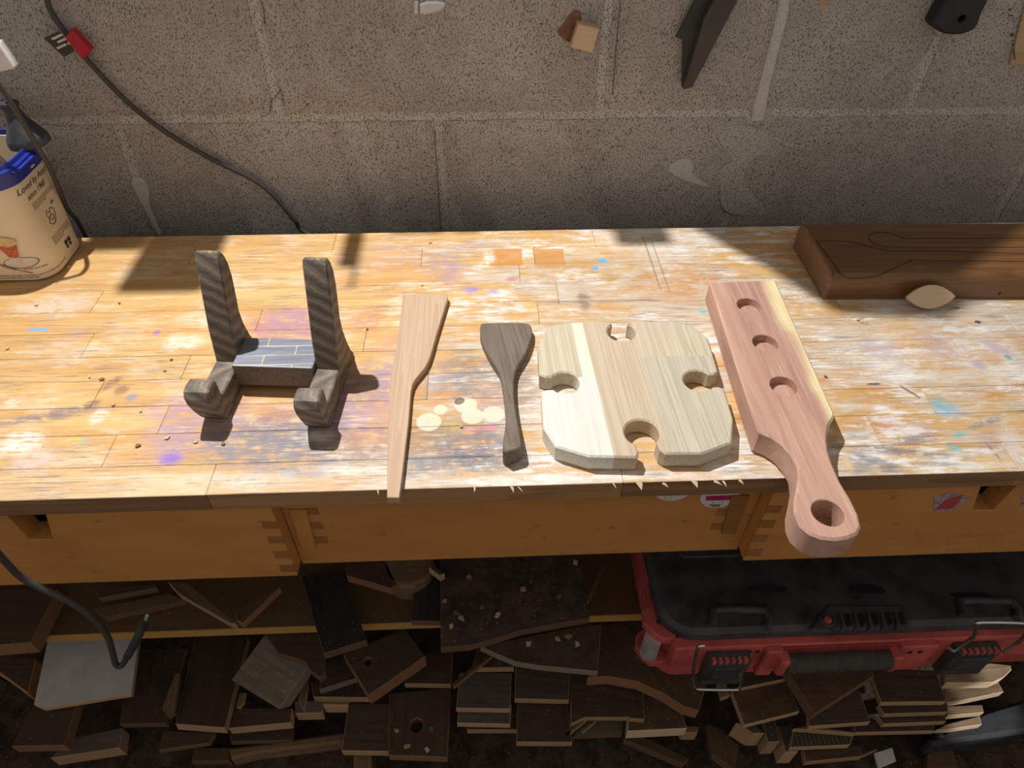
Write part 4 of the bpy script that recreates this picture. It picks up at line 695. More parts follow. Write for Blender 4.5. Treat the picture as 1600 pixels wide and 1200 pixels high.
# stickers and labels on the fronts
for (sx, sz), kind in zip(D['stk'], (0, 1)):
    r = .0185; s = obj('sticker', wallslab(ellipse(sx, sz + r, r, r, 36), .0194, .0006), 'sticker', ap)
    if kind == 1:
        obj('sticker_print', wallslab([(sx - .0135, sz + .0195), (sx + .0125, sz + .0195), (sx + .0135, sz + .0125), (sx - .0125, sz + .0125)], .0190, .0004), 'magenta', s)
        for (dx, dz, ww) in ((-.005, .0095, .0012), (.004, .0095, .0014), (-.002, .0052, .011), (-.001, .0030, .008)): obj('sticker_print', wallslab([(sx + dx - ww / 2, sz + dz + .0005), (sx + dx + ww / 2, sz + dz + .0002), (sx + dx + ww / 2, sz + dz - .0009), (sx + dx - ww / 2, sz + dz - .0006)], .0191, .0003), 'ink', s)
    else:
        b2 = textmesh('S J', .0095); xform(b2, Matrix(((1, 0, 0, sx - .0085), (0, 0, -1, .0190), (0, 1, 0, sz + .0035), (0, 0, 0, 1)))); obj('sticker_print', b2, 'yellow', s)
tl = obj('torn_label', wallslab(D['lblR'][0], .0026, .0006), 'lilac', dr); obj('label_red', wallslab(D['lblR'][1], .0022, .0005), 'pinklabel', tl)
tl = obj('torn_label', wallslab([(x + .082, z + .004) for x, z in D['lblR'][0]], .0026, .0006), 'lilac', dr); obj('label_red', wallslab([(x + .082, z + .004) for x, z in D['lblR'][1]], .0022, .0005), 'pinklabel', tl)

# ================================================================== PLATE STAND
st = empty('plate_stand', (-.19, .12, 0), 'weathered grey-brown wooden display stand with two hooked uprights', 'stand')
dv, nv = Vector((.082, .997, 0)), Vector((.997, -.082, 0))
PROF = [(0, 0), (-.006, .009), (-.011, .02), (-.0155, .032), (-.0165, .041), (-.013, .0475), (-.006, .0495), (.002, .0485), (.0055, .0455), (.006, .0285), (.0075, .0265), (.052, .0255), (.0585, .058), (.071, .098), (.0795, .1255), (.0825, .1295), (.087, .129), (.0915, .122), (.094, .112), (.0935, .098), (.0895, .08), (.085, .064), (.0855, .048), (.090, .03), (.097, .012), (.103, .004), (.103, 0)]
def side_piece(org):
    bm = slab(PROF, 0, .0225, .0014, .0014)
    return xform(bm, Matrix(((dv.x, 0, nv.x, org.x), (dv.y, 0, nv.y, org.y), (0, 1, 0, 0), (0, 0, 0, 1))))
o1 = Vector((-.147, .074, 0)) - nv * .0225; o2 = o1 - nv * .0995 + dv * .0062
for o_ in (o1, o2): autosmooth(obj('upright', side_piece(o_), 'stand', st), 30)
b2 = box(-.0775, .0, .044, .086, .008, .0335, .0018, 2); 
xform(b2, Matrix(((nv.x, dv.x, 0, o1.x + nv.x * .0), (nv.y, dv.y, 0, o1.y), (0, 0, 1, 0), (0, 0, 0, 1)))); crs = obj('crosspiece', b2, ['cross', 'walnut'], st)
for f in crs.data.polygons: f.material_index = 0 if f.normal.z > .3 else 1

# ================================================================== SPATULAS
sp1 = tag(autosmooth(obj('wooden_spatula', slab(D['spatula'], .0003, .0083, .0006, .0006), 'ash')), 'long pale ash wood spatula with its handle over the bench edge', 'spatula', 'wooden kitchen tools on the bench')
ys = [p[1] for p in D['scraper']]; y_lo, y_hi = min(ys), max(ys)
zt = lambda x, y: .0105 + .0095 * max(0, min(1, (y_hi - .07 - y) / (y_hi - .07 - y_lo))) ** 1.5
sp2 = tag(autosmooth(obj('wooden_scraper', slab(smoothpoly(D['scraper'], 1), .0003, .014, .0012, .0012, zt=zt), 'walnut'), 40), 'short dark grey-brown wooden scraper with a fan-shaped head', 'spatula', 'wooden kitchen tools on the bench')

# ================================================================== TRAY WITH FOUR KEYHOLE SLOTS
tr = empty('slotted_tray', (.138, .107, 0), 'square pale laminated wooden tray with four keyhole slots', 'tray')
def keyhole(c, o, w_, r, far):
    o = Vector(o); s = Vector((-o.y, o.x)); c = Vector(c); a0 = math.asin(w_ / r); pts = []
    base = math.atan2(o.y, o.x)
    pts.append(c + o * far - s * (w_ + .0035)); pts.append(c + o * (far - .005) - s * w_)
    for i in range(21):
        a = base - a0 - (2 * math.pi - 2 * a0) * i / 20; pts.append(c + Vector((math.cos(a), math.sin(a))) * r)
    pts.append(c + o * (far - .005) + s * w_); pts.append(c + o * far + s * (w_ + .0035)); return [tuple(p) for p in pts][::-1]
tc = D['tray_c']; R_ = .0195
outline = [(.0633, .1934), (.085, .1995), (.116, .2003)] + keyhole(tc['top'], (.0, 1), .0080, .0148, .0178) + [(.1948, .1985), (.219, .1893), (.2281, .1684)] + keyhole((tc['right'][0], tc['right'][1]), (1, 0), .0085, .0146, .0222) + [(.2226, .0546), (.2135, .0265), (.1842, .0150)] + keyhole(tc['bottom'], (.12, -.993), .0095, .0158, .027) + [(.0854, .0153), (.0575, .0275), (.0486, .0498)] + keyhole(tc['left'], (-1, 0), .0085, .0146, .0235) + [(.0515, .1626)]
cuts = [('a', -1, .092, .115, 1), ('b', .092, .104, .115, 1), ('f', -1, .104, -1, .115), ('c', .104, .152, -1, 1), ('e', .152, .195, .142, 1), ('a', .195, 1, .142, 1), ('d', .152, 1, -1, .142)]
for nm, x0, x1, y0, y1 in cuts:
    bm = slab(outline, .0003, .0183, .0016, .0012)
    for co, no in (((x0, 0, 0), (-1, -.035, 0)), ((x1, 0, 0), (1, .035, 0)), ((0, y0, 0), (0, -1, 0)), ((0, y1, 0), (0, 1, 0))):
        if abs(co[0] + co[1]) >= 1: continue
        co = (co[0], .107 if co[0] else co[1], 0) if co[0] else co
        g = bmesh.ops.bisect_plane(bm, geom=bm.verts[:] + bm.edges[:] + bm.faces[:], plane_co=co, plane_no=no, clear_outer=True)
        ed = [e for e in g['geom_cut'] if isinstance(e, bmesh.types.BMEdge)]
        bmesh.ops.holes_fill(bm, edges=[e for e in bm.edges if e.is_boundary])
    obj('tray_stave', bm, 'stave_' + nm, tr)

# ================================================================== PADDLE BOARD
ph = D['paddle_holes']
rec = [(p[0][0], p[0][1], .0128, .009) for p in ph[:3]]; thr = [(ph[3][0][0], ph[3][0][1], .0126)]
pd = tag(autosmooth(obj('paddle_board', slab(D['paddle'], .0003, .0283, .0020, .0030, thr, rec), 'paddle', None, (.285, .13, 0)), 30), 'red-brown hardwood paddle board with three round recesses, a pale sapwood edge and a holed handle', 'board')

# ================================================================== LOW BOX AT THE RIGHT
bxr = math.atan2(-.006, .23); BX = Vector((.389, .2538, 0))
bo = empty('wooden_box', BX, 'low oiled brown wooden box with burnt spatula outlines on its lid, against the wall', 'box')
def bxm(bm): return xform(bm, Matrix.Translation(BX) @ Matrix.Rotation(bxr, 4, 'Z'))
b2 = bmesh.new(); prof = [(0, 0), (0, .024), (.0015, .0295), (.005, .0332), (.011, .0345), (.104, .0345), (.109, .033), (.111, .0295), (.111, 0)]
L0 = [b2.verts.new((0.0, y, z)) for y, z in prof]; L1 = [b2.verts.new((.42, y, z)) for y, z in prof]
for i in range(len(prof)): b2.faces.new((L0[i], L0[(i + 1) % len(prof)], L1[(i + 1) % len(prof)], L1[i]))
b2.faces.new(L0); b2.faces.new(L1); 
autosmooth(obj('body', bxm(b2), 'teak', bo, BX), 30)
obj('end_panel', bxm(wallslab([(0, 0), (.111, 0), (.111, .0295), (.104, .034), (.011, .034), (.003, .030), (0, .024)], 0, .012, .001)) if False else bxm(xform(slab([(0.0002, .0002), (.1108, .0002), (.1108, .029), (.104, .0342), (.011, .0342), (.002, .0295), (.0002, .024)], 0, .0035, .001), Matrix(((0, 0, -1, -.0001), (1, 0, 0, 0), (0, 1, 0, 0), (0, 0, 0, 1))))), 'teak_end', bo)
for k in ('box_l1', 'box_l2', 'box_l3'):
    obj('burnt_outline', tube(spline([(x, y, .0345) for x, y in D[k]], 4), .00055, 5), 'line', bo)
obj('nail_hole', lathe([(.0016, 0), (.0016, .0006)], 12, Vector((.587, .2485, .0075)), (0, -1, 0)), 'line', bo)
# joiner biscuit leaning on the box front
bc = Vector((.4965, .2375, .0125)); L = .0275; pts = []
for i in range(13): a = -1 + 2 * i / 12; pts.append((a * L, .0125 * (1 - a * a) + .0008))
for i in range(13): a = 1 - 2 * i / 12; pts.append((a * L, -.0125 * (1 - a * a) - .0008))
b2 = xform(slab(pts, 0, .004, .0005, .0005), Matrix.Translation(bc + Vector((0, 0, .001))) @ Matrix.Rotation(math.radians(56), 4, 'X'))
tag(obj('joiner_biscuit', b2, 'birch'), 'pale oval wooden joiner biscuit leaning against the brown box', 'biscuit')

# ================================================================== TUB WITH BLUE RIM
XR, YF, RC, FLR, TH = -.503, .318, .024, .05, .134
tub = empty('plastic_tub', (-.58, .365, 0), 'cream printed plastic food tub with a blue rim at the left end', 'tub')
ARC = RC * math.pi / 2
def surf(u, v, e=0.0):
    if u < 0: p, n = Vector((XR - RC + u, YF, 0)), Vector((0, -1, 0))
    elif u < ARC:
        a = -math.pi / 2 + u / RC; n = Vector((math.cos(a), math.sin(a), 0)); p = Vector((XR - RC, YF + RC, 0)) + n * RC
    else: p, n = Vector((XR, YF + RC + u - ARC, 0)), Vector((1, 0, 0))
    return p + n * (FLR * v + e) + Vector((0, 0, v))
def tubloop(v, e):
    xl, yb = -.66, .408; pts = []
    for cx, cy, a0 in ((XR - RC, YF + RC, -90), (XR - RC, yb - RC, 0), (xl + RC, yb - RC, 90), (xl + RC, YF + RC, 180)):
        for i in range(9):
            a = math.radians(a0 + 90 * i / 8); n = Vector((math.cos(a), math.sin(a), 0)); pts.append(Vector((cx, cy, 0)) + n * (RC + FLR * v + e) + Vector((0, 0, v)))
    return pts
def loft(loops, cap=True):
    bm = bmesh.new(); R2 = [[bm.verts.new(p) for p in l] for l in loops]; n = len(R2[0])
    for a, c in zip(R2, R2[1:]):
        for i in range(n): bm.faces.new((a[i], a[(i + 1) % n], c[(i + 1) % n], c[i]))
    if cap: bm.faces.new(R2[0]); bm.faces.new(R2[-1])
    return bm
autosmooth(obj('tub_body', loft([tubloop(0.0005, -.004), tubloop(.003, 0), tubloop(.05, 0), tubloop(TH, 0), tubloop(TH, -.0015), tubloop(.05, -.0015), tubloop(.006, -.0025)]), 'tubcream', tub), 40)
autosmooth(obj('rim', loft([tubloop(.116, .0004), tubloop(.116, .0022), tubloop(.126, .0026), tubloop(.126, .0048), tubloop(.134, .0052), tubloop(.1355, .004), tubloop(.1355, .0022), tubloop(.140, .0018), tubloop(.140, -.0004), tubloop(.116, -.0004)], False), 'blue', tub), 30)
obj('rim_clip', tube([surf(u, .130, .006) for u in [ARC - .010 + .006 * i for i in range(8)]], .0022, 6), 'blue', tub)
obj('rim_slot', tube([surf(u, .1205, .0027) for u in (ARC + .020, ARC + .023, ARC + .026)], .0012, 6), 'whiteplastic', tub)
def decal(name, bm, mat, u0, v0, rot=0, e=.0006):
    c, s = math.cos(rot), math.sin(rot)
    for v in bm.verts: x, y = v.co.x, v.co.y; v.co = surf(u0 + x * c - y * s, v0 + x * s + y * c, e)
    return obj(name, bm, mat, tub)
decal('lettering', textmesh('Loved by Australians', .0098, .25), 'ink', ARC - .012, .1035)
decal('lettering', textmesh('since 1968', .0088, .25), 'ink', ARC - .004, .093)
def strip(x0, x1, y, h_=.0011):
    bm = bmesh.new(); k = 8; a = [bm.verts.new((x0 + (x1 - x0) * i / k, y, 0)) for i in range(k + 1)]; c = [bm.verts.new((x0 + (x1 - x0) * i / k, y + h_, 0)) for i in range(k + 1)]
    for i in range(k): bm.faces.new((a[i], a[i + 1], c[i + 1], c[i]))
    return bm
def polyd(pts):
    bm = bmesh.new(); bm.faces.new([bm.verts.new((x, y, 0)) for x, y in pts]); bmesh.ops.triangulate(bm, faces=bm.faces[:]); return bm
rl = random.Random(3)
for u0, v0, ln, cnt in ((ARC - .002, .086, .046, 3), (ARC + .004, .040, .040, 4), (-.06, .009, .11, 2), (-.002, .018, .03, 1)):
    for k in range(cnt):
        x = 0
        while x < ln * (1 if k < cnt - 1 else .6):
            wl = rl.uniform(.003, .007); decal('text_line', strip(x, x + wl, -k * .0028, .0009), 'brownink', u0, v0); x += wl + .0012
for pts in (((0, 0), (.003, .006), (.001, .010), (.004, .014), (.008, .010), (.012, .014), (.016, .011)), ((.002, 0), (.006, -.004), (.012, -.003), (.016, .002), (.018, .008), (.016, .012)), ((.004, .004), (.008, .007), (.013, .005), (.010, .001), (.005, .002)), ((.017, .017), (.020, .019), (.023, .017), (.020, .0155), (.017, .017))):
    obj('sketch_line', tube([surf(ARC + .012 + p[0], .055 + p[1], .0004) for p in spline([(a, c, 0) for a, c in pts], 4)], .0004, 4), 'ink', tub)
for dx in (0, .0075): decal('print_mark', polyd([(dx, 0), (dx + .006, 0), (dx + .006, .005), (dx, .005)]), 'ink', ARC + .022, .020); decal('print_mark', polyd(ellipse(dx + .003, -.003, .0024, .0024, 12)), 'ink', ARC + .022, .020)
# printed dessert glass with saucer and spoon
decal('print_saucer', polyd(ellipse(0, 0, .019, .0075)), 'brownink', -.002, .027, .05, .0004); decal('print_saucer', polyd(ellipse(0, 0.0006, .0175, .0066)), 'glassink', -.002, .027, .05, .0006)
decal('print_glass', polyd([(-.004, 0), (.004, 0), (.005, .006), (.012, .033), (-.016, .033), (-.006, .006)]), 'glassink', -.004, .027, 0, .0008)
decal('print_dessert', polyd([(-.0055, .008), (.0045, .008), (.009, .024), (.004, .026), (-.006, .024), (-.0135, .027)]), 'redink', -.004, .027, 0, .0010)
decal('print_cream', polyd(ellipse(-.001, .029, .0115, .0062)), 'creamink', -.004, .027, 0, .0012)
decal('print_spoon', polyd(ellipse(0, 0, .009, .0018)), 'brownink', -.018, .022, -.45, .0012); decal('print_spoon', polyd([(-.001, -.0004), (.019, -.0006), (.019, .0006), (-.001, .0004)]), 'brownink', -.013, .020, -.4, .0013)
# things in the tub
tag(obj('folded_paper', xform(box(-.045, .04, -.03, .03, 0, .0015, .0004), Matrix.Translation((-.60, .392, .150)) @ Matrix.Rotation(.35, 4, 'Y') @ Matrix.Rotation(.5, 4, 'X')), 'paper'), 'cream folded paper sticking out of the tub', 'paper')
tag(autosmooth(obj('rubber_hose', tube(spline([(-.60, .345, .02), (-.59, .345, .09), (-.575, .35, .128), (-.555, .36, .134), (-.538, .372, .118), (-.535, .375, .03)]), .0115, 14), 'hose'), 60), 'thick brown-grey hose curled inside the tub', 'hose')
pl = empty('power_plug', (-.5, .385, .115), 'dusty black power plug hanging by its cord above the tub rim', 'plug')
ax = Vector((-.10, .05, 1)).normalized(); base = Vector((-.498, .386, .134))
autosmooth(obj('plug_body', lathe([(r_ * 1.22, z_ * 1.2) for r_, z_ in [(.0145, 0), (.0172, .0015), (.0175, .006), (.0165, .0095), (.0125, .0165), (.0085, .0245), (.0068, .031), (.0066, .034), (.0078, .035), (.0088, .037), (.0082, .0395), (.006, .0408), (.0025, .0410)]], 28, base, ax), 'plug', pl), 45)
for sgn in (-1, 1): obj('pin', tube([base + Vector((sgn * .007, .002, .001)), base + Vector((sgn * .007, .002, .001)) - ax * .016], .002, 8), 'steel', pl)
obj('cord', tube(spline([base + ax * .048, base + ax * .062 + Vector((-.001, 0, 0)), base + ax * .08 + Vector((-.004, .002, 0)), Vector((-0.4829, 0.388, 0.2171))]), .0028, 8), 'cablelight', pl)
obj('inline_connector', xform(box(-.009, .009, -.006, .006, 0, .026, .002, 2), Matrix.Translation(Vector((-0.4829, 0.388, 0.2171)) - Vector((0, 0, .002))) @ Matrix.Rotation(-.2, 4, 'Y')), 'whiteplastic', pl)
tag(autosmooth(obj('flat_cable', tube(spline([(-0.4867, 0.342, 0.2747), (-0.4731, 0.345, 0.2131), (-0.4703, 0.348, 0.1766), (-0.474, 0.36, 0.1308), (-0.4905, 0.385, 0.0903), (-0.5102, 0.412, 0.0427), (-0.5199, 0.435, 0.0051), (-0.53, 0.45, -0.08), (-0.53, 0.46, -0.3)], 6), .0027, 8), 'cablegrey'), 60), 'grey cable hanging past the tub rim down behind the bench', 'cable')

# ================================================================== WALL CABLE, CORD, WALL ITEMS
cab = empty('wall_cable', (D['cable'][5][0], WY - .012, 0), 'dark grey cable with a red tag hanging across the block wall', 'cable')
cp = [(x, WY - .012, z) for x, z in D['cable']] + [(-.187, WY - .035, -.075), (-.175, WY - .04, -.14), (-.17, WY - .04, -.3)]
autosmooth(obj('sheath', tube(spline(cp, 5), .0031, 10), 'cablegrey', cab), 60)
obj('red_sleeve', wallslab(D['redtag'], WY - .024, .011, .0015), 'redtag', cab)
tg = obj('paper_tag', wallslab(D['tag'], WY - .019, .0008), 'tag', cab)
ta = Vector(D['tag'][0]); tb = Vector(D['tag'][1]); tcx = Vector(D['tag'][3])
for fr, (a0, a1) in ((.12, (.32, .98)), (.32, (.42, .98)), (.52, (.12, .72)), (.53, (.80, .98))):
    e1 = tb - ta; e2 = tcx - ta; q = lambda s, r: tuple(ta + e1 * s + e2 * r)
    obj('tag_print', wallslab([q(a0, fr), q(a1, fr), q(a1, fr + .10), q(a0, fr + .10)], WY - .0195, .0004), 'tagink', tg)
co = empty('loose_cord', (D['cord'][6][0], -.03, D['cord'][6][1]), 'grey cord with a black sheathed end hanging in front of the left drawer', 'cord')
autosmooth(obj('cord_sheath', tube(spline([(x, -.03, z) for x, z in D['cord'][:11]], 5), .0031, 10), 'cablegrey', co), 60)
autosmooth(obj('heat_shrink', tube(spline([(x, -.03, z) for x, z in D['cord'][10:]], 4), .0042, 10), 'blk', co), 60)
tipx, tipz = D['cord'][-1]; obj('bare_wire', tube([(tipx, -.03, tipz), (tipx + .004, -.03, tipz + .008)], .0016, 6), 'alu', co)
wb = empty('wall_block', (D['woodblock'][0][0], WY, D['woodblock'][3][1]), 'small square wooden block glued to the wall with a brown glue stain', 'block')
obj('block_face', wallslab(D['woodblock'], WY - .018, .015, .001), 'birch', wb)
gx, gz = D['woodblock'][3]; obj('glue_stain', wallslab(smoothpoly([(gx - .018, gz + .012), (gx - .008, gz + .022), (gx + .0, gz + .033), (gx + .006, gz + .036), (gx + .012, gz + .033), (gx + .012, gz + .004), (gx + .002, gz - .001)], 1), WY - .0045, .004, .0005), 'stain', wb)
an = empty('metal_angle', (D['angle'][3][0], WY, D['angle'][4][1]), 'dark metal angle with a pointed notched end hanging on the wall', 'tool')
A_ = [(x, z if z < .24 else z + .18) for x, z in D['angle']]; A2 = [(x, z if z < .24 else z + .18) for x, z in D['angle_r']]
def ext(poly, d=(.05, .16)): zc = max(z for x, z in poly); return [(x + d[0], z + d[1]) if z > zc - .02 else (x, z) for x, z in poly]
obj('blade', wallslab(ext(D['angle'], (.085, .2)), WY - .014, .004, .0008), 'darkmetal', an)
obj('flange', wallslab(ext(D['angle_r'], (.085, .2)), WY - .024, .010, .001), 'darkmetal2', an)
rb = empty('hand_tool', (D['rubber'][0][0], WY, D['rubber'][5][1]), 'black rubber tool handle with a hanging hole at the top right', 'tool')
rh = D['rubber_h']; autosmooth(obj('grip', wallslab(smoothpoly(ext(D['rubber'], (.035, .16)), 2), WY - .028, .022, .003, ((rh[0][0], rh[0][1], .0042),)), 'rubber', rb), 40)
ru = empty('wooden_ruler', (D['ruler'][2][0], WY, D['ruler'][2][1]), 'worn wooden ruler with dark marks hanging at the top right', 'ruler')
obj('rule', wallslab(ext(D['ruler'], (-.012, .2)), WY - .007, .003, .0006), 'ruler', ru)
for q in [[(0.614, 0.2386), (0.618, 0.2391), (0.6187, 0.2378), (0.6147, 0.2373)], [(0.6175, 0.233), (0.6227, 0.2325), (0.6235, 0.2309), (0.6186, 0.2315)], [(0.6308, 0.2121), (0.6342, 0.2123), (0.6363, 0.2088), (0.6328, 0.2088)], [(0.6388, 0.2007), (0.6409, 0.2007), (0.642, 0.1986), (0.6399, 0.1986)], [(0.6439, 0.1944), (0.6451, 0.1944), (0.6523, 0.1825), (0.6511, 0.1825)]]: obj('mark', wallslab(q, WY - .0075, .0006), 'ink', ru)
tag(obj('shadow_finger', box(-.088, -.055, .397, .489, .54, .56, .002), 'mid'), 'unseen block added to cast a finger of shadow on the bench', 'shadow caster')  # unseen block shaped to throw one finger of shadow
lf = empty('lamp_blocker', (LAMP.x, WY, LAMP.z), 'unseen lamp reflector fixed to the wall high above the bench', 'light blocker')  # added plates block the lamp's rays toward the wall
obj('blocker', box(LAMP.x - .3, LAMP.x + .3, .4385, .4405, .95, 1.30, .0005), 'darkmetal', lf); obj('blocker_top', box(LAMP.x - .3, LAMP.x + .3, .34, .4385, 1.296, 1.30, .0005), 'darkmetal', lf)
obj('blocker_mount', box(LAMP.x - .02, LAMP.x + .02, .4405, WY - .0002, 1.2, 1.24, .001), 'darkmetal', lf)
# unseen board, blocks and rods above the frame, added to shade the bench back
sh = empty('shadow_board', (.07, WY, .55), 'unseen board added above the bench to shade its right rear', 'shelf')
obj('caster_board', slab([(-.03, .488), (-.03, .415), (.006, .366), (.034, .316), (.085, .310), (.122, .336), (.235, .42), (.235, .488)], .55, .575, .002), 'apron', sh)  # outline shaped to throw the slanted shadow at the right rear
for x in (.0, .19): obj('caster_bracket', box(x, x + .02, .44, .4895, .45, .55, .002), 'apron', sh)
hd = tag(obj('shadow_block', box(-.424, -.366, .348, .489, .50, .53, .003), 'mid'), 'unseen block added to shade the left rear of the bench', 'holder')  # unseen block sized for the left rear shadow
tag(obj('shadow_block_small', box(-.468, -.4245, .400, .489, .51, .53, .002), 'mid'), 'small unseen block added to widen the left rear bench shadow', 'holder')
for i, (x, y0, y1, r) in enumerate(((-.268, .372, .49, .007), (-.262, .345, .49, .0018))):
    tag(obj('shadow_bar', tube([(x, y1, .5), (x, y0, .5)], r, 10), 'darkmetal'), ('thick' if i == 0 else 'thin') + ' unseen rod added to cast a strip of shadow on the bench', 'hook')  # unseen rods added for the narrow strip of shadow
for i, (x, wd) in enumerate(((-.225, .034), (-.185, .014), (-.07, .02))): tag(obj('shadow_bar', box(x - wd / 2, x + wd / 2, .417, .49, .5, .53, .002), 'darkmetal'), ('widest', 'narrow', 'rightmost')[i] + ' unseen plate added to shade the back edge of the bench', 'hook')  # unseen plates added for the shallow shadows along the back edge

# ================================================================== TOOLBOX ON THE SHELF
tbx = empty('toolbox', (.45, .16, -.43), 'black and red plastic toolbox with wire latches and ribbed grip on the shelf', 'toolbox')
TX0, TX1, TY0, TY1 = .195, .745, .004, .36
def rrect(x0, x1, y0, y1, r, k=6):
    pts = []
    for cx, cy, a0 in ((x1 - r, y0 + r, -90), (x1 - r, y1 - r, 0), (x0 + r, y1 - r, 90), (x0 + r, y0 + r, 180)):
        for i in range(k + 1): a = math.radians(a0 + 90 * i / k); pts.append((cx + r * math.cos(a), cy + r * math.sin(a)))
    return pts
autosmooth(obj('base', slab(rrect(TX0 + .012, TX1 - .012, TY0 + .006, TY1, .03), -.4305, -.318, .002, .006), 'red', tbx), 40)
lid = autosmooth(obj('lid', slab(rrect(TX0 + .004, TX1 - .004, TY0 + .001, TY1, .042), -.318, -.298, .006, .001), 'blk', tbx), 40)
for i, s_ in enumerate(D['tb_slots']): obj('lid_slot', slab(smoothpoly(s_, 1), -.2983, -.2976), 'void', lid)
for i in range(5): obj('lid_panel', slab(rrect(.24 + i * .098, .325 + i * .098, .105, .30, .01), -.2985, -.2955, .0015), 'blk', lid)
obj('vent_housing', slab(D['tb_vent'], -.3005, -.2945, .002), 'blk2', lid)
for i in range(5):
    x = .414 + i * .0165; obj('vent_fin', slab([(x, .020), (x + .003, .020), (x + .001, .006), (x - .007, -.004), (x - .010, -.004), (x - .003, .006)], -.2950, -.2895, .0006), 'blk2', lid)
    obj('vent_slot', slab([(x + .004, .020), (x + .012, .020), (x + .0105, .008), (x + .004, .003)], -.2948, -.2938), 'void', lid)
bx_, by_ = D['tb_button'][0]; obj('lid_boss', lathe([(.0088, 0), (.0088, .004), (.007, .005), (.0065, .003)], 20, (bx_, by_, -.2945)), 'blk2', lid); obj('lid_button', lathe([(.005, 0), (.0045, .004), (.002, .005)], 16, (bx_ - .0005, by_ - .001, -.2925)), 'pinklabel', lid)
# front wall: red panel, handle recess with grip
fr = obj('front_panel', box(.215, .745, -.004, .012, -.372, -.319, .002), 'red', tbx)
obj('front_panel', box(.325, .345, -.012, .0, -.385, -.320, .002), 'red', tbx); obj('front_panel', box(.49, .535, -.012, .0, -.385, -.320, .002), 'red', tbx)
gx0, gx1 = .352, .482
obj('grip_recess', box(gx0 - .008, gx1 + .012, -.0065, -.0035, -.366, -.322, .0008), 'darkred', tbx)
b2 = tube([(gx0 + (gx1 - gx0) * i / 60, -.012, -.3475) for i in range(61)], [.0135 + .0009 * math.sin(i * 60 / 60 * 2 * math.pi / 3.2) for i in range(61)], 18); autosmooth(obj('grip', b2, 'blk2', tbx), 60)
for sx in (gx0 - .004, gx1 + .004): obj('grip_mount', box(sx - .006, sx + .006, -.022, .0, -.366, -.329, .003), 'red', tbx)
for x in (.315, .305, .50, .512): obj('panel_mark', box(x, x + .005, -.0128 if x > .4 else -.0048, -.003, -.336, -.330, .0), 'line', tbx)
def latch(x0, x1):
    lt = obj('latch', box(x0, x1, -.018, -.004, -.392, -.327, .003, 2), 'blk', tbx)
    for k in range(3): obj('latch_rib', box(x0 + .002, x1 - .002, -.0192, -.017, -.388 + k * .004, -.386 + k * .004, .0004), 'blk2', lt)
    obj('latch_plate', box(x0 + .010, x1 - .010, -.0195, -.017, -.372, -.344, .0008), 'blk', lt)
    n = 6
    for k in range(n): xx = x0 + .003 + (x1 - x0 - .006) * (k + .5) / n; obj('latch_tooth', box(xx - .0022, xx + .0022, -.0188, -.012, -.3335, -.3262, .0005), 'red', lt)
    return lt
latch(.254, .306); latch(.558, .612)
for nm in ('tb_bailL',): autosmooth(obj('wire_bail', tube(spline([(x, -.04, z) for x, z in D[nm]], 4), .0021, 8), 'steel', tbx), 60)
R = D['tb_bailR']; autosmooth(obj('wire_bail', tube(spline([(x, -.04, z) for x, z in R], 4), .0021, 8), 'steel', tbx), 60)
hp = [(x, y, -.2955) for x, y in D['tb_handle']]; autosmooth(obj('latch_guard', tube(spline(hp, 4), .005, 8), 'blk', tbx), 60)
autosmooth(obj('latch_guard', tube(spline([(x + .305, y, z) for x, y, z in hp], 4), .005, 8), 'blk', tbx), 60)
up = obj('corner_plate', slab(D['tb_corner_up'], -.330, -.317, .0015, .001), 'red', tbx)
lo = obj('corner_foot', slab(D['tb_corner_lo'], -.384, -.371, .0015, .001), 'red', tbx)
px_, py_ = D['tb_post'][0]; obj('corner_post', lathe([(.0115, 0), (.0115, .042)], 8, (px_, py_ - .002, -.3715)), 'alu', tbx)
obj('corner_bolt', lathe([(.0035, 0), (.003, .0015), (.001, .0017)], 12, (.2015, .030, -.317)), 'darkmetal', up)

# ================================================================== SCRAP PILE
def board(name, label, cat, pts, t_, top, side, hole):
    P = [Vector(p) for p in pts]; c = sum(P, Vector()) / len(P); nrm = Vector()
    for i in range(len(P)): a, b2 = P[i] - c, P[(i + 1) % len(P)] - c; nrm += a.cross(b2)
    nrm.normalize()
    if nrm.z < 0: nrm = -nrm
    best = max(((P[(i + 1) % len(P)] - P[i]) for i in range(len(P))), key=lambda v: v.length); X = (best - nrm * best.dot(nrm)).normalized(); Yv = nrm.cross(X)
    poly = [((p - c).dot(X), (p - c).dot(Yv)) for p in P]
    th = ()
    if hole:
        hc = Vector((hole[0], hole[1], c.z)) - c; th = ((hc.dot(X), hc.dot(Yv), hole[2]),)
    bm = slab(poly, -t_, 0, min(.0008, t_ * .2), 0, th)
    bmesh.ops.recalc_face_normals(bm, faces=bm.faces[:])
    me = bpy.data.meshes.new(name)
    for f in bm.faces: f.material_index = 0 if abs(f.normal.z) > .9 else 1
    bm.to_mesh(me); bm.free(); me.materials.append(M[top]); me.materials.append(M[side])
    o = bpy.data.objects.new(name, me); C.objects.link(o)
    o.matrix_world = Matrix(((X.x, Yv.x, nrm.x, c.x), (X.y, Yv.y, nrm.y, c.y), (X.z, Yv.z, nrm.z, c.z), (0, 0, 0, 1)))
    return tag(o, label, cat, 'offcuts under the bench')
for row in BOARDS: board(*row)
tag(autosmooth(obj('slotted_strip', slab([(-0.4217, 0.0342), (-0.2431, 0.0507), (-0.2401, 0.0352), (-0.3745, 0.0247), (-0.4146, 0.0176)], FLOOR, -.69, .004), 'mid'), 40), 'long pale rounded strip with three slots at the bottom left', 'strip', 'offcuts under the bench')
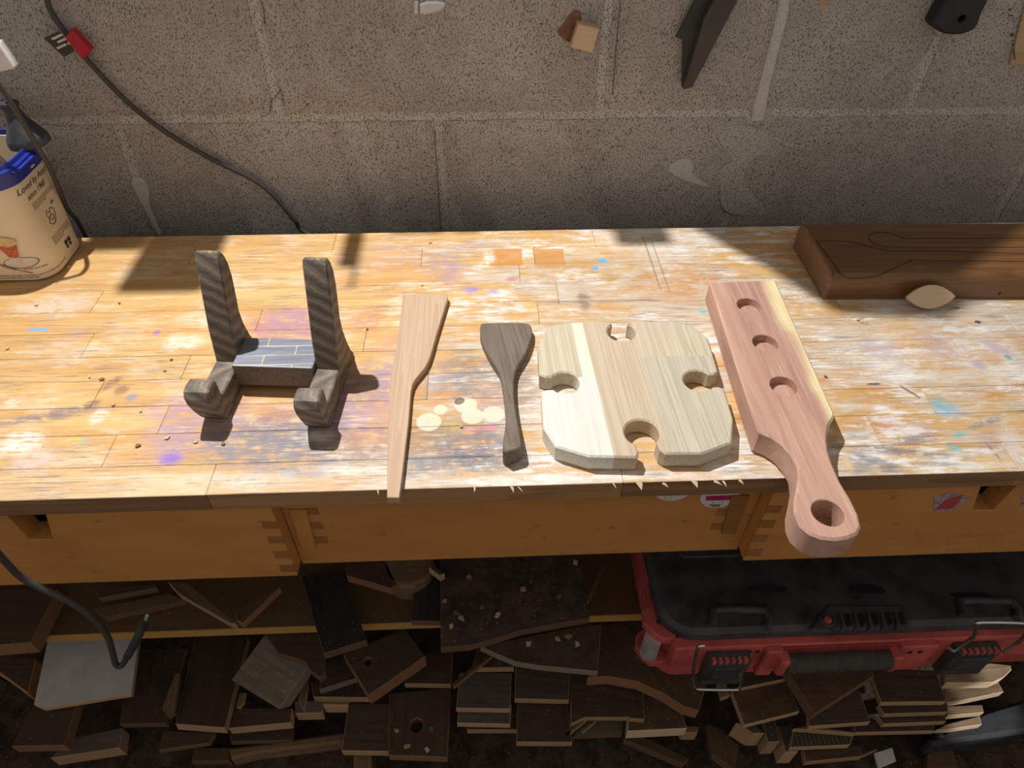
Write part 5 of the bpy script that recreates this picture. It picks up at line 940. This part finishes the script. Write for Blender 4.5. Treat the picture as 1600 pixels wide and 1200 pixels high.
bw = D['bowl']; tag(autosmooth(obj('wooden_disc', slab(ellipse(bw[0][0], bw[0][1] + .01, .036, .036, 40), -.4305, -.385, .004, .008), 'mid'), 40), 'round turned wooden blank on the shelf under the centre drawer', 'disc')
cs = empty('black_case', (.76, .02, FLOOR), 'flat black plastic case on the floor at the lower right', 'case')
obj('case_body', slab(D['case'], FLOOR, -.66, .006, .002), 'rubber', cs); obj('case_bolt', lathe([(.006, 0), (.005, .004), (.002, .005)], 14, (D['bolt'][0] + .004, D['bolt'][1] + .003, -.66)), 'darkmetal', cs)
# shavings and chips
def chip(x, y, z, s, seed, mat='birch'):
    rnd = random.Random(seed); k = rnd.randint(4, 6); a0 = rnd.uniform(0, 6.28); pts = []
    for i in range(k): a = a0 + 6.283 * i / k; r = s * rnd.uniform(.45, 1); pts.append((r * math.cos(a) * rnd.uniform(.5, 1.3), r * math.sin(a) * .7))
    bm = slab(pts, 0, .0012, .0002)
    for v in bm.verts: v.co.z += (v.co.x ** 2 + v.co.y ** 2) * 14 + .0002
    return xform(bm, Matrix.Translation((x, y, z)) @ Matrix.Rotation(rnd.uniform(0, 3), 4, 'Z'))
for i, (x, y) in enumerate(D['chips']):
    tag(obj('wood_chip', chip(x, y, .0004, (.0028 if i not in (2, 4, 7, 8) else .0048), i, 'birch'), ['birch', 'cutred', 'cutpale'][i % 3]), ['dark triangular wood chip beside the tub', 'crumbly brown wood crumb in front of the tub', 'wide brown chip left of the crumb', 'reddish chip near the left end of the bench', 'curled pale chip at the end of the long grey stain', 'dark sliver below the curled pale chip', 'pale sliver left of the stand', 'dark edged shaving near the front left', 'fluffy crumb in front of the left hook of the stand', 'small pale chip below the left hook', 'pale chip just left of the stand', 'pinkish chip at the back edge of the bench', 'tiny dark sliver above the long spatula', 'small chip between the stand hooks at the front', 'small crumb beside the pale disc marks', 'dark chip in front of the brown box', 'white crumb left of the long spatula', 'tiny chip left of the stand seat', 'small chip left of the curled pale chip', 'small chip right of the paddle board'][i], 'wood chip', 'wood chips on the bench top')
for i, (x, y, z) in enumerate(D['shav'] + D['shav2']):
    tag(obj('wood_shaving', chip(x, y, z, .0075, 100 + i), ['cut', 'mid', 'cutpale'][i % 3]), ['pale curl at the left edge of the shavings board', 'upper of three flakes clustered at the left of the shavings board', 'lowest of three flakes clustered at the left of the shavings board', 'right flake of the cluster at the left of the shavings board', 'upright curl left of the middle of the shavings board', 'dark flake just right of the upright curl', 'small flake near the middle of the shavings board', 'pale triangular curl at the right of the shavings board', 'flake on the left of the rounded dusty board', 'first curl of the group on the rounded dusty board', 'second curl of the group on the rounded dusty board', 'rightmost curl of the group on the rounded dusty board', 'tiny flake at the upper left of the shavings board', 'tiny flake at the upper middle of the shavings board', 'tiny flake at the back right of the shavings board', 'flake in front of the hole on the holed board', 'pale flake right of the hole on the holed board', 'flake near the front right corner of the holed board', 'flake left of the hole on the holed board'][i], 'shaving', 'shavings on the dusty boards')
